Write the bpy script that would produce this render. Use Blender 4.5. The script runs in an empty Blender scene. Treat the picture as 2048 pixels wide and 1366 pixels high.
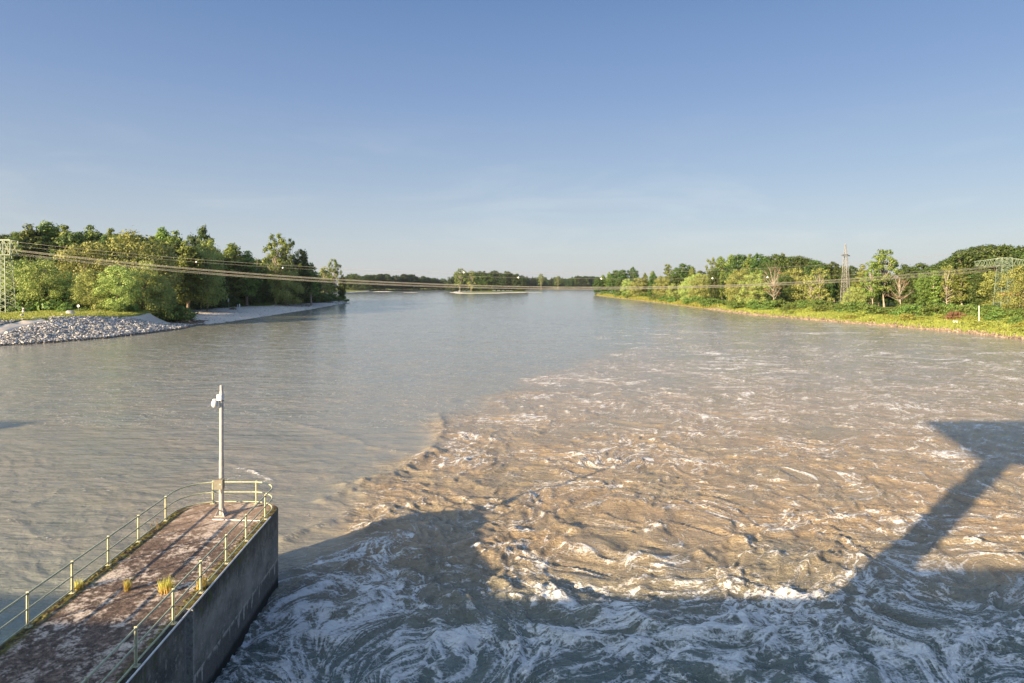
import bpy, math, random
import numpy as np
from mathutils import Vector

R = math.radians
rnd = random.Random(7)
rs = np.random.RandomState(11)
COL = bpy.context.scene.collection
HAZE = .000035
F, CX, HY, H = 1280.0, 1024.0, 568.0, 13.5      # focal length in px of a 2048 px frame, horizon row, eye height

# ------------------------------------------------------------------ helpers
def tag(o, label=None, cat=None, group=None, kind=None):
    if label: o['label'] = label
    if cat: o['category'] = cat
    if group: o['group'] = group
    if kind: o['kind'] = kind
    return o

def empty(name, loc=(0, 0, 0), rz=0.0):
    o = bpy.data.objects.new(name, None); COL.objects.link(o)
    o.location = loc; o.rotation_euler = (0, 0, rz); o.empty_display_size = 0.2
    return o

def npmesh(name, verts, faces, smooth=False):
    """verts (n,3), faces (m,k) integer array with constant k"""
    verts = np.asarray(verts, dtype=np.float32); faces = np.asarray(faces, dtype=np.int32)
    me = bpy.data.meshes.new(name)
    k = faces.shape[1]
    me.vertices.add(len(verts)); me.vertices.foreach_set('co', verts.ravel())
    me.loops.add(faces.size); me.loops.foreach_set('vertex_index', faces.ravel())
    me.polygons.add(len(faces))
    me.polygons.foreach_set('loop_start', np.arange(0, faces.size, k, dtype=np.int32))
    me.polygons.foreach_set('use_smooth', np.full(len(faces), smooth))
    me.update(calc_edges=True)
    return me

def link(name, me, mat, parent=None, loc=None):
    if mat is not None and not me.materials: me.materials.append(mat)
    o = bpy.data.objects.new(name, me); COL.objects.link(o)
    if parent: o.parent = parent
    if loc is not None: o.location = loc
    return o

class MB:
    """collects primitive shapes into one mesh"""
    def __init__(s): s.v = []; s.f = []; s.sm = []
    def add(s, vs, fs, smooth=False):
        b = len(s.v); s.v += [tuple(v) for v in vs]
        s.f += [tuple(b + i for i in f) for f in fs]; s.sm += [smooth] * len(fs)
    def box(s, x0, x1, y0, y1, z0, z1):
        s.add([(x0,y0,z0),(x1,y0,z0),(x1,y1,z0),(x0,y1,z0),(x0,y0,z1),(x1,y0,z1),(x1,y1,z1),(x0,y1,z1)],
              [(3,2,1,0),(4,5,6,7),(0,1,5,4),(1,2,6,5),(2,3,7,6),(3,0,4,7)])
    def bar(s, a, b, w, h=None):
        """square bar from a to b"""
        s.tube([a, b], [w * 0.7071, w * 0.7071], 4, False)
    def tube(s, pts, rad, n=8, smooth=True, caps=True):
        pts = [Vector(p) for p in pts]
        if not hasattr(rad, '__len__'): rad = [rad] * len(pts)
        rings = []; up = None
        for i, p in enumerate(pts):
            t = (pts[min(i + 1, len(pts) - 1)] - pts[max(i - 1, 0)])
            if t.length < 1e-6: t = Vector((0, 0, 1))
            t.normalize()
            if up is None:
                up = Vector((0, 0, 1)) if abs(t.z) < 0.9 else Vector((0, 1, 0))
            a = t.cross(up)
            if a.length < 1e-4: a = t.cross(Vector((1, 0, 0)))
            a.normalize(); b = a.cross(t).normalized(); up = b
            rings.append([p + (a * math.cos(2*math.pi*(k+.5)/n) + b * math.sin(2*math.pi*(k+.5)/n)) * rad[i] for k in range(n)])
        vs = [v for r in rings for v in r]
        fs = []
        for i in range(len(rings) - 1):
            for k in range(n):
                fs.append((i*n+k, i*n+(k+1)%n, (i+1)*n+(k+1)%n, (i+1)*n+k))
        s.add(vs, fs, smooth)
        if caps:
            s.add(rings[0], [tuple(range(n))]); s.add(rings[-1], [tuple(reversed(range(n)))])
    def ball(s, c, r, n=10, sz=1.0, sx=1.0, sy=1.0):
        vs = []; fs = []
        m = max(4, n // 2)
        for i in range(m + 1):
            th = math.pi * i / m
            for k in range(n):
                ph = 2 * math.pi * k / n
                vs.append((c[0]+sx*r*math.sin(th)*math.cos(ph), c[1]+sy*r*math.sin(th)*math.sin(ph), c[2]+sz*r*math.cos(th)))
        for i in range(m):
            for k in range(n):
                fs.append((i*n+k, (i+1)*n+k, (i+1)*n+(k+1)%n, i*n+(k+1)%n))
        s.add(vs, fs, True)
    def mesh(s, name):
        me = bpy.data.meshes.new(name); me.from_pydata(s.v, [], s.f)
        me.polygons.foreach_set('use_smooth', s.sm); me.update(); return me
    def build(s, name, mat, parent=None, loc=None): return link(name, s.mesh(name), mat, parent, loc)

def bevel(o, w=0.02, seg=2):
    m = o.modifiers.new('bevel', 'BEVEL'); m.width = w; m.segments = seg; m.limit_method = 'ANGLE'; m.angle_limit = R(35)
    return o

# vectorised gradient noise
_perm = np.concatenate([np.random.RandomState(3).permutation(4096)] * 2)
_ga = np.random.RandomState(5).rand(4096) * 2 * np.pi
_gx, _gy = np.cos(_ga).astype(np.float32), np.sin(_ga).astype(np.float32)
def noise(x, y, seed=0):
    x = x + seed * 17.31; y = y - seed * 9.73
    xi = np.floor(x).astype(np.int64); yi = np.floor(y).astype(np.int64)
    fx = (x - xi).astype(np.float32); fy = (y - yi).astype(np.float32)
    u = fx*fx*fx*(fx*(fx*6-15)+10); v = fy*fy*fy*(fy*(fy*6-15)+10)
    def g(ix, iy, dx, dy):
        h = _perm[_perm[ix & 4095] + (iy & 4095)]
        return _gx[h]*dx + _gy[h]*dy
    a = g(xi, yi, fx, fy); b = g(xi+1, yi, fx-1, fy); c = g(xi, yi+1, fx, fy-1); d = g(xi+1, yi+1, fx-1, fy-1)
    return ((a + u*(b-a)) * (1-v) + (c + u*(d-c)) * v) * 1.41
def fbm(x, y, o=3, seed=0, gain=.5, lac=2.03):
    s = 0; a = 1
    for i in range(o):
        s = s + a * noise(x, y, seed + i*7); x = x * lac; y = y * lac; a *= gain
    return s
def sst(e0, e1, x):
    t = np.clip((x - e0) / (e1 - e0), 0, 1); return t*t*(3-2*t)

# ------------------------------------------------------------------ materials
def new_mat(name):
    m = bpy.data.materials.new(name); m.use_nodes = True
    nt = m.node_tree; b = nt.nodes['Principled BSDF']
    return m, nt, b
def nd(nt, t, **kw):
    n = nt.nodes.new(t)
    for k, v in kw.items():
        if k in n.inputs: n.inputs[k].default_value = v
        else: setattr(n, k, v)
    return n
def c4(c): return (c[0], c[1], c[2], 1.0)
def mixc(nt, fac, a, b, bt='MIX'):
    m = nt.nodes.new('ShaderNodeMix'); m.data_type = 'RGBA'; m.blend_type = bt
    for sock, val in ((m.inputs[0], fac), (m.inputs[6], a), (m.inputs[7], b)):
        if hasattr(val, 'is_output'): nt.links.new(val, sock)
        elif hasattr(val, '__len__'): sock.default_value = c4(val)
        else: sock.default_value = val
    return m.outputs[2]
def math_(nt, op, a, b=None, c=None, clamp=False):
    m = nt.nodes.new('ShaderNodeMath'); m.operation = op; m.use_clamp = clamp
    for i, val in enumerate((a, b, c)):
        if val is None: continue
        if hasattr(val, 'is_output'): nt.links.new(val, m.inputs[i])
        else: m.inputs[i].default_value = val
    return m.outputs[0]
def ramp(nt, val, p0, p1, smooth=False):
    m = nt.nodes.new('ShaderNodeMapRange'); m.inputs['From Min'].default_value = p0; m.inputs['From Max'].default_value = p1
    m.interpolation_type = 'SMOOTHSTEP' if smooth else 'LINEAR'
    nt.links.new(val, m.inputs['Value']); return m.outputs[0]
def noi(nt, scale, detail=3, rough=.55, vec=None, dist=0.0):
    n = nt.nodes.new('ShaderNodeTexNoise'); n.inputs['Scale'].default_value = scale
    n.inputs['Detail'].default_value = detail; n.inputs['Roughness'].default_value = rough; n.inputs['Distortion'].default_value = dist
    if vec is not None: nt.links.new(vec, n.inputs['Vector'])
    return n.outputs['Fac']
def objco(nt, sc=(1, 1, 1)):
    t = nt.nodes.new('ShaderNodeTexCoord'); m = nt.nodes.new('ShaderNodeMapping'); m.inputs['Scale'].default_value = sc
    nt.links.new(t.outputs['Object'], m.inputs['Vector']); return m.outputs[0]
def bump(nt, h, strength, dist, prev=None):
    b = nt.nodes.new('ShaderNodeBump'); b.inputs['Strength'].default_value = strength; b.inputs['Distance'].default_value = dist
    nt.links.new(h, b.inputs['Height'])
    if prev is not None: nt.links.new(prev, b.inputs['Normal'])
    return b.outputs[0]

def speckle_mat(name, c1, c2, scale, rough=.8, bstr=.4, bdist=.02, c3=None, s3=None, metal=0.0):
    m, nt, b = new_mat(name); co = objco(nt)
    n1 = noi(nt, scale, 5, .6, co)
    col = mixc(nt, ramp(nt, n1, .38, .62), c1, c2)
    if c3 is not None:
        n3 = noi(nt, s3, 4, .6, co); col = mixc(nt, ramp(nt, n3, .52, .62), col, c3)
    nt.links.new(col, b.inputs['Base Color']); b.inputs['Roughness'].default_value = rough; b.inputs['Metallic'].default_value = metal
    nt.links.new(bump(nt, n1, bstr, bdist), b.inputs['Normal'])
    return m

def leaf_mat(name, c1, c2, trans=.35):
    m, nt, b = new_mat(name)
    geo = nt.nodes.new('ShaderNodeNewGeometry'); oi = nt.nodes.new('ShaderNodeObjectInfo')
    col = mixc(nt, geo.outputs['Random Per Island'], c1, c2)
    hs = nt.nodes.new('ShaderNodeHueSaturation'); nt.links.new(col, hs.inputs['Color'])
    hs.inputs['Saturation'].default_value = .92
    nt.links.new(math_(nt, 'MULTIPLY_ADD', oi.outputs['Random'], .05, .475), hs.inputs['Hue'])
    nt.links.new(math_(nt, 'MULTIPLY_ADD', oi.outputs['Random'], .45, .8), hs.inputs['Value'])
    nt.links.new(hs.outputs[0], b.inputs['Base Color']); b.inputs['Roughness'].default_value = .55
    b.inputs['Specular IOR Level'].default_value = .35
    tr = nt.nodes.new('ShaderNodeBsdfTranslucent'); nt.links.new(hs.outputs[0], tr.inputs['Color'])
    mx = nt.nodes.new('ShaderNodeMixShader'); mx.inputs[0].default_value = trans
    nt.links.new(b.outputs[0], mx.inputs[1]); nt.links.new(tr.outputs[0], mx.inputs[2])
    nt.links.new(mx.outputs[0], nt.nodes['Material Output'].inputs['Surface'])
    return m

M = {}
M['poplar'] = leaf_mat('poplar_leaves', (.09, .15, .02), (.22, .29, .045))
M['willow'] = leaf_mat('willow_leaves', (.20, .26, .045), (.37, .42, .11))
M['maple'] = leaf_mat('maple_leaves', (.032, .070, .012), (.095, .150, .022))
M['yellow'] = leaf_mat('yellow_leaves', (.17, .20, .04), (.29, .30, .065))
M['brown'] = leaf_mat('brown_leaves', (.22, .12, .05), (.30, .19, .08))
M['shrub'] = leaf_mat('shrub_leaves', (.08, .15, .02), (.18, .26, .04))
M['grassy'] = leaf_mat('grass_blades', (.18, .25, .03), (.38, .38, .06), .3)
M['straw'] = leaf_mat('straw_blades', (.38, .38, .06), (.60, .50, .12), .3)
M['dry'] = leaf_mat('dry_blades', (.55, .30, .08), (.65, .45, .14), .3)
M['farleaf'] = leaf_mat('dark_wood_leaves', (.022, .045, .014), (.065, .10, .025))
M['bark'] = speckle_mat('bark', (.13, .10, .07), (.24, .19, .14), 2.0, .9, .6, .05)
M['palebark'] = speckle_mat('pale_bark', (.20, .18, .14), (.34, .31, .25), 1.5, .9, .5, .04)
M['stone'] = speckle_mat('riprap_stone', (.30, .29, .28), (.52, .50, .48), .9, .9, .3, .03)
M['boulder'] = speckle_mat('boulder_stone', (.42, .38, .33), (.58, .54, .48), 1.2, .9, .5, .05)
M['drift'] = speckle_mat('driftwood', (.10, .075, .055), (.25, .19, .14), 2.5, .95, .5, .04)
M['greensteel'] = speckle_mat('green_painted_steel', (.13, .18, .13), (.22, .28, .19), .6, .55, .1, .01)
M['greysteel'] = speckle_mat('grey_steel', (.19, .19, .185), (.28, .28, .27), .6, .55, .1, .01)
M['cable'] = speckle_mat('aluminium_cable', (.34, .32, .27), (.44, .41, .35), .5, .45, .0, .01, metal=.3)
M['white'] = speckle_mat('white_paint', (.66, .66, .64), (.78, .78, .76), 3, .5, .1, .005)
M['red'] = speckle_mat('red_paint', (.45, .12, .08), (.55, .2, .12), 3, .5, .1, .005)
M['concrete'] = speckle_mat('pale_concrete', (.40, .37, .32), (.58, .54, .47), 2, .9, .3, .02)

# ground: grass / sand / rock by attributes
def ground_mat():
    m, nt, b = new_mat('ground_surface'); co = objco(nt)
    ga = nd(nt, 'ShaderNodeAttribute', attribute_name='grass').outputs['Fac']
    ra = nd(nt, 'ShaderNodeAttribute', attribute_name='rock').outputs['Fac']
    n1 = noi(nt, .35, 6, .6, co); n2 = noi(nt, 2.2, 5, .65, co)
    g = mixc(nt, ramp(nt, n1, .35, .65), (.08, .13, .025), (.20, .22, .04))
    g = mixc(nt, ramp(nt, n2, .5, .7), g, (.30, .27, .08))
    s = mixc(nt, ramp(nt, n2, .35, .65), (.50, .47, .42), (.66, .62, .56))
    r = mixc(nt, ramp(nt, n2, .4, .6), (.20, .15, .10), (.34, .26, .17))
    gm = ramp(nt, math_(nt, 'ADD', ga, math_(nt, 'MULTIPLY_ADD', n2, .7, -.35)), .4, .6)
    col = mixc(nt, gm, mixc(nt, ra, s, r), g)
    nt.links.new(col, b.inputs['Base Color']); b.inputs['Roughness'].default_value = .95
    b.inputs['Specular IOR Level'].default_value = .2
    nt.links.new(bump(nt, n2, .8, .25), b.inputs['Normal'])
    return m
M['ground'] = ground_mat()

def water_mat():
    m, nt, b = new_mat('river_water')
    fo = nd(nt, 'ShaderNodeAttribute', attribute_name='foam').outputs['Fac']
    ch = nd(nt, 'ShaderNodeAttribute', attribute_name='chop').outputs['Fac']
    si = nd(nt, 'ShaderNodeAttribute', attribute_name='silt').outputs['Fac']
    co = objco(nt); cs = objco(nt, (.8, 1.1, 1))
    fl = nd(nt, 'ShaderNodeAttribute', attribute_name='flow').outputs['Vector']
    fm = nt.nodes.new('ShaderNodeMapping'); fm.inputs['Scale'].default_value = (.7, 1.15, 1); nt.links.new(fl, fm.inputs['Vector']); fv = fm.outputs[0]
    def thread(scale, k, dist, det=2, v=fv):          # thin lines where a noise field crosses its middle
        n_ = noi(nt, scale, det, .55, v, dist)
        return math_(nt, 'SUBTRACT', 1.0, math_(nt, 'MULTIPLY', math_(nt, 'ABSOLUTE', math_(nt, 'SUBTRACT', n_, .5)), k), clamp=True)
    l1 = thread(.70, 15, .7, 3); l2 = thread(1.7, 12, .6, 3); l3 = thread(4.2, 9, .5, 3, cs)
    gr = noi(nt, 14, 3, .7, co)
    la = math_(nt, 'ADD', math_(nt, 'MULTIPLY', l1, .50), math_(nt, 'ADD', math_(nt, 'MULTIPLY', l2, .50), math_(nt, 'MULTIPLY', l3, .44)))
    f1 = math_(nt, 'ADD', math_(nt, 'ADD', fo, la), math_(nt, 'MULTIPLY_ADD', gr, .42, -.57))
    foam = math_(nt, 'MULTIPLY', ramp(nt, f1, .42, 1.18, True), .95)
    rp_ = nd(nt, 'ShaderNodeAttribute', attribute_name='ripple').outputs['Fac']
    silty = mixc(nt, ramp(nt, ch, .06, .45), (.275, .232, .178), (.285, .222, .145))
    body = mixc(nt, si, (.12, .175, .165), silty)  # the teal end doubles as painted shade in the near water
    body = mixc(nt, ramp(nt, noi(nt, .16, 5, .6, co, .8), .4, .62), body, mixc(nt, math_(nt, 'MULTIPLY', si, .30), body, (.34, .26, .16)))
    col = mixc(nt, foam, body, mixc(nt, ramp(nt, fo, .05, .45), (.74, .71, .66), (.80, .81, .80)))
    nt.links.new(col, b.inputs['Base Color'])
    nt.links.new(math_(nt, 'MULTIPLY_ADD', foam, .6, .10), b.inputs['Roughness'])
    b.inputs['IOR'].default_value = 1.42
    w1 = noi(nt, .55, 5, .60, objco(nt, (.45, 1.5, 1)), .35)
    w2 = noi(nt, 2.2, 5, .65, objco(nt, (.6, 1.3, 1)), .7)
    w3 = noi(nt, 6.5, 4, .65, objco(nt, (.7, 1.3, 1)), .7)
    bm = bump(nt, math_(nt, 'MULTIPLY', w1, rp_), .5, .40)
    bm = bump(nt, math_(nt, 'MULTIPLY', w2, math_(nt, 'MULTIPLY_ADD', ch, 1.9, math_(nt, 'MULTIPLY', rp_, .22))), .7, .18, bm)
    bm = bump(nt, math_(nt, 'MULTIPLY', w3, math_(nt, 'MULTIPLY_ADD', ch, 1.8, .06)), .8, .09, bm)
    bm = bump(nt, foam, .6, .09, bm)
    nt.links.new(bm, b.inputs['Normal'])
    return m
M['water'] = water_mat()

# ------------------------------------------------------------------ shorelines and terrain
yl = np.array([-400,  60, 100, 139, 146, 157, 174, 190, 200, 211, 222, 250, 288, 339, 393, 440, 470, 492, 505,  560, 700, 960, 1200, 1450, 1700, 9000])
xl = np.array([-150,-140,-122,-111,-106,-101, -99, -99,-101,-103,-101,-102,-104,-107,-112,-117,-122,-130,-150, -190,-220,-250,-262, -230, -180, -180])
yr = np.array([-400, 100, 154, 166, 180, 199, 219, 247, 279, 332, 443, 576, 700, 785, 830, 900, 1100, 1500, 9000])
xr = np.array([ 130, 122, 123, 124, 123, 121, 116, 111, 104, 105, 106, 102, 100, 101, 112, 150,  220,  260,  300])
def xL(y): return np.interp(y, yl, xl)
def xR(y): return np.interp(y, yr, xr)
keyY = [-400, 165, 181, 200, 212, 226, 480, 500, 9000]
prof = [([0, 20, 24, 300], [0, 4.4, 4.7, 5.2]), ([0, 17, 20, 300], [0, 4.6, 4.9, 5.3]),
        ([0, 11, 15, 18], [0, 3.4, 4.9, 5.1]), ([0, 9, 12, 15], [0, 1.1, 4.2, 4.9]),
        ([0, 15, 22, 30], [0, .9, 2.6, 3.4]), ([0, 26, 40, 60], [0, 1.25, 1.55, 2.4]),
        ([0, 8, 30, 60], [0, 1.2, 1.7, 2.4]), ([0, 4, 10, 60], [0, 1.0, 1.6, 2.4]), ([0, 4, 10, 60], [0, 1.0, 1.6, 2.4])]
def hL(d, y):
    d = np.asarray(d, float); y = np.asarray(y, float)
    tabs = [np.interp(d, a, b) for a, b in prof]
    out = np.zeros(np.broadcast(d, y).shape)
    idx = np.clip(np.searchsorted(keyY, y) - 1, 0, len(keyY) - 2)
    for i in range(len(keyY) - 1):
        t = np.clip((y - keyY[i]) / (keyY[i+1] - keyY[i]), 0, 1)
        out = np.where(idx == i, tabs[i] * (1-t) + tabs[i+1] * t, out)
    return out
def hR(d, y):
    near = np.interp(d, [0, 1.2, 5, 12, 30, 60], [0, .55, .9, 1.7, 2.3, 2.8])
    far = np.interp(d, [0, 2, 6, 60], [0, .8, 1.7, 2.6])
    t = np.clip((np.asarray(y) - 280) / 60, 0, 1); return near*(1-t) + far*t
def farY(x): return np.interp(x, [-400, -270, -230, -120, -20, 100, 300], [1180, 1190, 1260, 1450, 1640, 1760, 1800]) + 15*np.sin(np.asarray(x)*.03)
def ground_h(x, y):
    x = np.asarray(x, float); y = np.asarray(y, float)
    dl = xL(y) - x; dr = x - xR(y)
    h = np.where(dl > 0, hL(dl, y), np.where(dr > 0, hR(dr, y), -np.clip(np.minimum(-dl, -dr) * .35, 0, 2.5)))
    wob = (.16 * noise(x * .3, y * .3, 2) + .35 * noise(x * .06, y * .06, 4))
    h = h + np.where(h > .3, wob * np.clip(h, 0, 1.2), 0)
    fb = np.clip((y - farY(x)) * .25, -3, 2.0)
    return np.maximum(h, fb)
def gz(x, y): return float(ground_h(np.array([x]), np.array([y]))[0])
def at(px, Y): return (px - CX) / F * Y
def hit(px, py, y0=125.0, y1=1500.0):
    """where the sight line through a pixel meets the land"""
    ys = np.arange(y0, y1, .4); x = (px - CX) / F * ys; z = H - (py - HY) / F * ys
    g = ground_h(x, ys); k = np.argmax(z <= g)
    return Vector((x[k], ys[k], g[k]))
def right_depth(px, d):
    ys = np.arange(120, 900, .5); f = (px - CX) / F * ys - xR(ys) - d
    return float(ys[np.argmax(f > 0)]) if (f > 0).any() else 770.0
def left_depth(px, d):
    ys = np.arange(120, 1400, .5); f = xL(ys) - (px - CX) / F * ys - d
    k = np.argmax(f > 0); return float(ys[k])

# one land sheet, denser near the shores
rows = np.concatenate([np.arange(-300, 120, 30), np.arange(120, 260, .8), np.geomspace(260, 600, 200), np.geomspace(605, 2400, 260), np.geomspace(2500, 5000, 10)])
dcol = np.concatenate([[4200, 3000, 1500, 700, 400], np.arange(250, 60, -12), np.arange(60, 30, -2.5), np.arange(30, -2, -.55)])
icol = np.linspace(0, 1, 26)[1:-1]
gx = []
for y in rows:
    a, b = xL(y) - dcol, xR(y) + dcol[::-1]
    gx.append(np.concatenate([a, a[-1] + (b[0] - a[-1]) * icol, b]))
gx = np.array(gx); gy = np.repeat(rows[:, None], gx.shape[1], 1)
gh = ground_h(gx, gy); nr, nc = gx.shape
ii = (np.arange(nr-1)[:, None] * nc + np.arange(nc-1)[None, :]).ravel()
me = npmesh('ground', np.stack([gx, gy, gh], -1).reshape(-1, 3), np.stack([ii, ii+1, ii+nc+1, ii+nc], -1), True)
dl = (xL(gy) - gx).ravel(); dr = (gx - xR(gy)).ravel(); hy = gy.ravel(); hh = gh.ravel()
edge = np.interp(hy, [0, 181, 200, 212, 226, 300, 420, 470, 500, 9000], [19, 14.5, 13.5, 22, 44, 42, 14, 22, 5, 5])
grass = np.where(dl > 0, sst(-1.2, 1.2, dl - edge - 2.0*noise(gx.ravel()*.15, hy*.15, 9)), np.where(dr > 0, sst(.4, 2.6, dr), 0))
grass = np.where((hy > 1150) & (dl < 0) & (dr < 0), 1, grass)
rock = np.where(dr > 0, 1.0, np.where(dl > 0, 0.15, 1.0))
for nme, arr in (('grass', grass), ('rock', rock)):
    at_ = me.attributes.new(nme, 'FLOAT', 'POINT'); at_.data.foreach_set('value', arr.astype(np.float32))
tag(link('ground', me, M['ground']), kind='structure')

# ------------------------------------------------------------------ water
def build_water():
    ratio = 1.0036
    nrow = int(math.log(3400 / 22.0) / math.log(ratio)); o = -8.0
    R0 = 22.0 * ratio ** np.arange(nrow)                    # distance from a point 8 m behind the weir edge
    R0 = np.concatenate([[8, 12, 16, 19], R0])
    T = np.concatenate([np.linspace(-2.2, -.86, 50)[:-1], np.linspace(-.86, .86, 900), np.linspace(.86, 2.2, 50)[1:]])
    X = (R0[:, None] * T[None, :]).astype(np.float64); Y = (R0[:, None] + o) * np.ones_like(X)
    sh = X.shape; x = X.ravel(); y = Y.ravel(); n = len(x)
    xb = np.interp(y, [0, 30, 42, 47, 52, 66, 81, 100, 141, 250], [-14, -12, -11.8, -10.5, -8, -7.2, -2, 5, 28, 60])
    jag = 3.2 * noise(x*.10, y*.10, 31) + 1.0 * noise(x*.35, y*.35, 32)
    side = sst(-1.4, 3.6, x - xb + jag)
    T1 = side * np.interp(y, [0, 22, 34, 48, 62, 90, 140, 260], [1, 1, .85, .62, .34, .17, .07, .03])
    left = (1 - side) * sst(70, 22, y) * .16
    turb = T1 + left
    # swirling coordinates
    wx = x + 2.3*noise(x*.12, y*.12, 1) + .65*noise(x*.33, y*.33, 2)
    wy = y + 2.3*noise(x*.12, y*.12, 3) + .65*noise(x*.33, y*.33, 4)
    wx2 = wx + .30*noise(wx*.75, wy*.75, 5) + .06*noise(wx*2.1, wy*2.1, 7)
    wy2 = wy + .30*noise(wx*.75, wy*.75, 6) + .06*noise(wx*2.1, wy*2.1, 8)
    # eddies: turn the coordinates round many small vortices so that foam and folds curl
    vr = np.random.RandomState(21); ex, ey = x.copy(), y.copy()
    sub = np.where((y < 95) & (np.abs(x) < 95))[0]; sx_, sy_ = x[sub].copy(), y[sub].copy(); zo = np.array(ex[sub]); 
    for k in range(230):
        Yv = 17 + 72*vr.rand()**1.5; Xv = (vr.rand()*2-1)*(.86*Yv+8); Rv = vr.uniform(.6, 1.7)*(1+Yv/60); A = vr.choice([-1, 1])*vr.uniform(.3, 1.0 if Yv < 32 else 1.4)
        m = np.where((np.abs(sx_-Xv) < 2.4*Rv) & (np.abs(sy_-Yv) < 2.4*Rv))[0]
        if len(m) == 0: continue
        dx, dy = sx_[m]-Xv, sy_[m]-Yv; th = A*np.exp(-(dx*dx+dy*dy)/(Rv*Rv)); c_, s_ = np.cos(th), np.sin(th)
        sx_[m] = Xv+dx*c_-dy*s_; sy_[m] = Yv+dx*s_+dy*c_
    qx, qy = np.zeros_like(x), np.zeros_like(y); qx[sub] = sx_-x[sub]; qy[sub] = sy_-y[sub]
    fx_, fy_ = wx2+qx, wy2+qy                     # coordinates for the foam
    wx, wy, wx2, wy2 = wx+.35*qx, wy+.35*qy, wx2+.35*qx, wy2+.35*qy
    big = noise(wx*.15, wy*.21, 10)
    rg = lambda sx, sy, sd, k=2.2, X_=wx2, Y_=wy2: 1 - np.abs(noise(X_*sx, Y_*sy, sd)) * k
    r1 = rg(.20, .34, 11, 2.0, wx, wy); r2 = rg(.5, .8, 12); r3 = rg(1.15, 1.7, 13); r4 = rg(2.5, 3.6, 14)
    n2_ = noise(wx2*.62, wy2*.9, 15); n3_ = noise(wx2*1.5, wy2*2.1, 16)
    res = sst(150, 35, y)
    z = np.interp(y, [26, 36, 60], [1.1, .95, 1.0])*turb * (.20*big + .19*np.clip(r1, 0, 1)**2 + .15*np.clip(r2, 0, 1)**2 + .14*n2_ + .07*n3_ + .06*np.clip(r3, -.3, 1) + .02*np.clip(r4, -.3, 1)*res)
    calm = .035*noise(x*.09, y*.22, 20) + .035*noise(wx*.22, wy*.6, 21) + .02*noise(wx*.7, wy*1.7, 22) + .010*res*noise(wx*1.8, wy*4.0, 23)
    z = z + calm * np.interp(y, [0, 60, 200, 900], [.8, 1.3, 2.2, 3.0])
    # how much foam rides on the water
    cov = np.interp(y, [0, 18, 24, 27.3, 29.3, 34, 45, 60, 80, 110, 180], [.31, .29, .26, .15, .03, -.02, -.03, .0, .0, -.06, -.2]) + .16*sst(14, 22, x)*sst(33, 27, y) + .10*sst(-1, -6, x)*sst(34, 30, y)
    patch = fbm(wx*.10 + 3, wy*.13, 3, 40)
    la = np.clip(1 - np.abs(fbm(fx_*.26, fy_*.34, 2, 41))*4.2, -1, 1); lb = np.clip(1 - np.abs(fbm(fx_*.6, fy_*.8, 2, 44))*4.0, -1, 1)
    crest = np.clip(r1, 0, 1)**4 * sst(-.1, .5, big)
    dn = cov + np.interp(y, [26, 34], [.26, .32])*patch
    for bx_, by_, rx_, ry_, am_ in ((1130, 1325, 4.6, 1.7, .46), (700, 1200, 2.6, 2.4, .22), (620, 1150, 1.6, 2.5, .16), (1600, 1225, 2.8, 2.3, .36), (1900, 1200, 4.2, 1.9, .30), (1980, 1335, 3.6, 1.5, .24),
            (790, 1345, 2.4, 1.2, .10), (900, 1095, 3.0, 2.8, -.24), (1010, 1215, 2.2, 1.2, -.18), (1340, 1195, 4.2, 1.6, -.18), (1480, 1345, 2.2, 1.3, -.22), (1780, 1290, 1.6, 1.2, -.15), (1690, 1150, 2.0, 2.0, .12)):
        Yb = H*F/(by_-HY); Xb = (bx_-CX)/F*Yb
        dn = dn + am_*np.exp(-((wx-Xb)/rx_)**2-((wy-Yb)/ry_)**2)
    f = (dn + .20*la + .17*lb + .22*crest + .26*np.clip(r2, 0, 1)**3 + .16*np.clip(n2_, -.2, .6) + .10*np.clip(r3, 0, 1)**2) * side + (1-side) * (sst(60, 18, y)*.25 - .62 + .5*patch + .1*la)
    # breaking rollers and long foam lines (crest polylines in metres)
    def wpt(p): Y_ = H*F/(p[1]-HY); return ((p[0]-CX)/F*Y_, Y_)
    near = np.where(y < 75)[0]; xn = x[near] + .35*noise(x[near]*.6, y[near]*.6, 60) + .12*noise(x[near]*2.2, y[near]*2.2, 62); yn = y[near] + .35*noise(x[near]*.6, y[near]*.6, 61)
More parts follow.
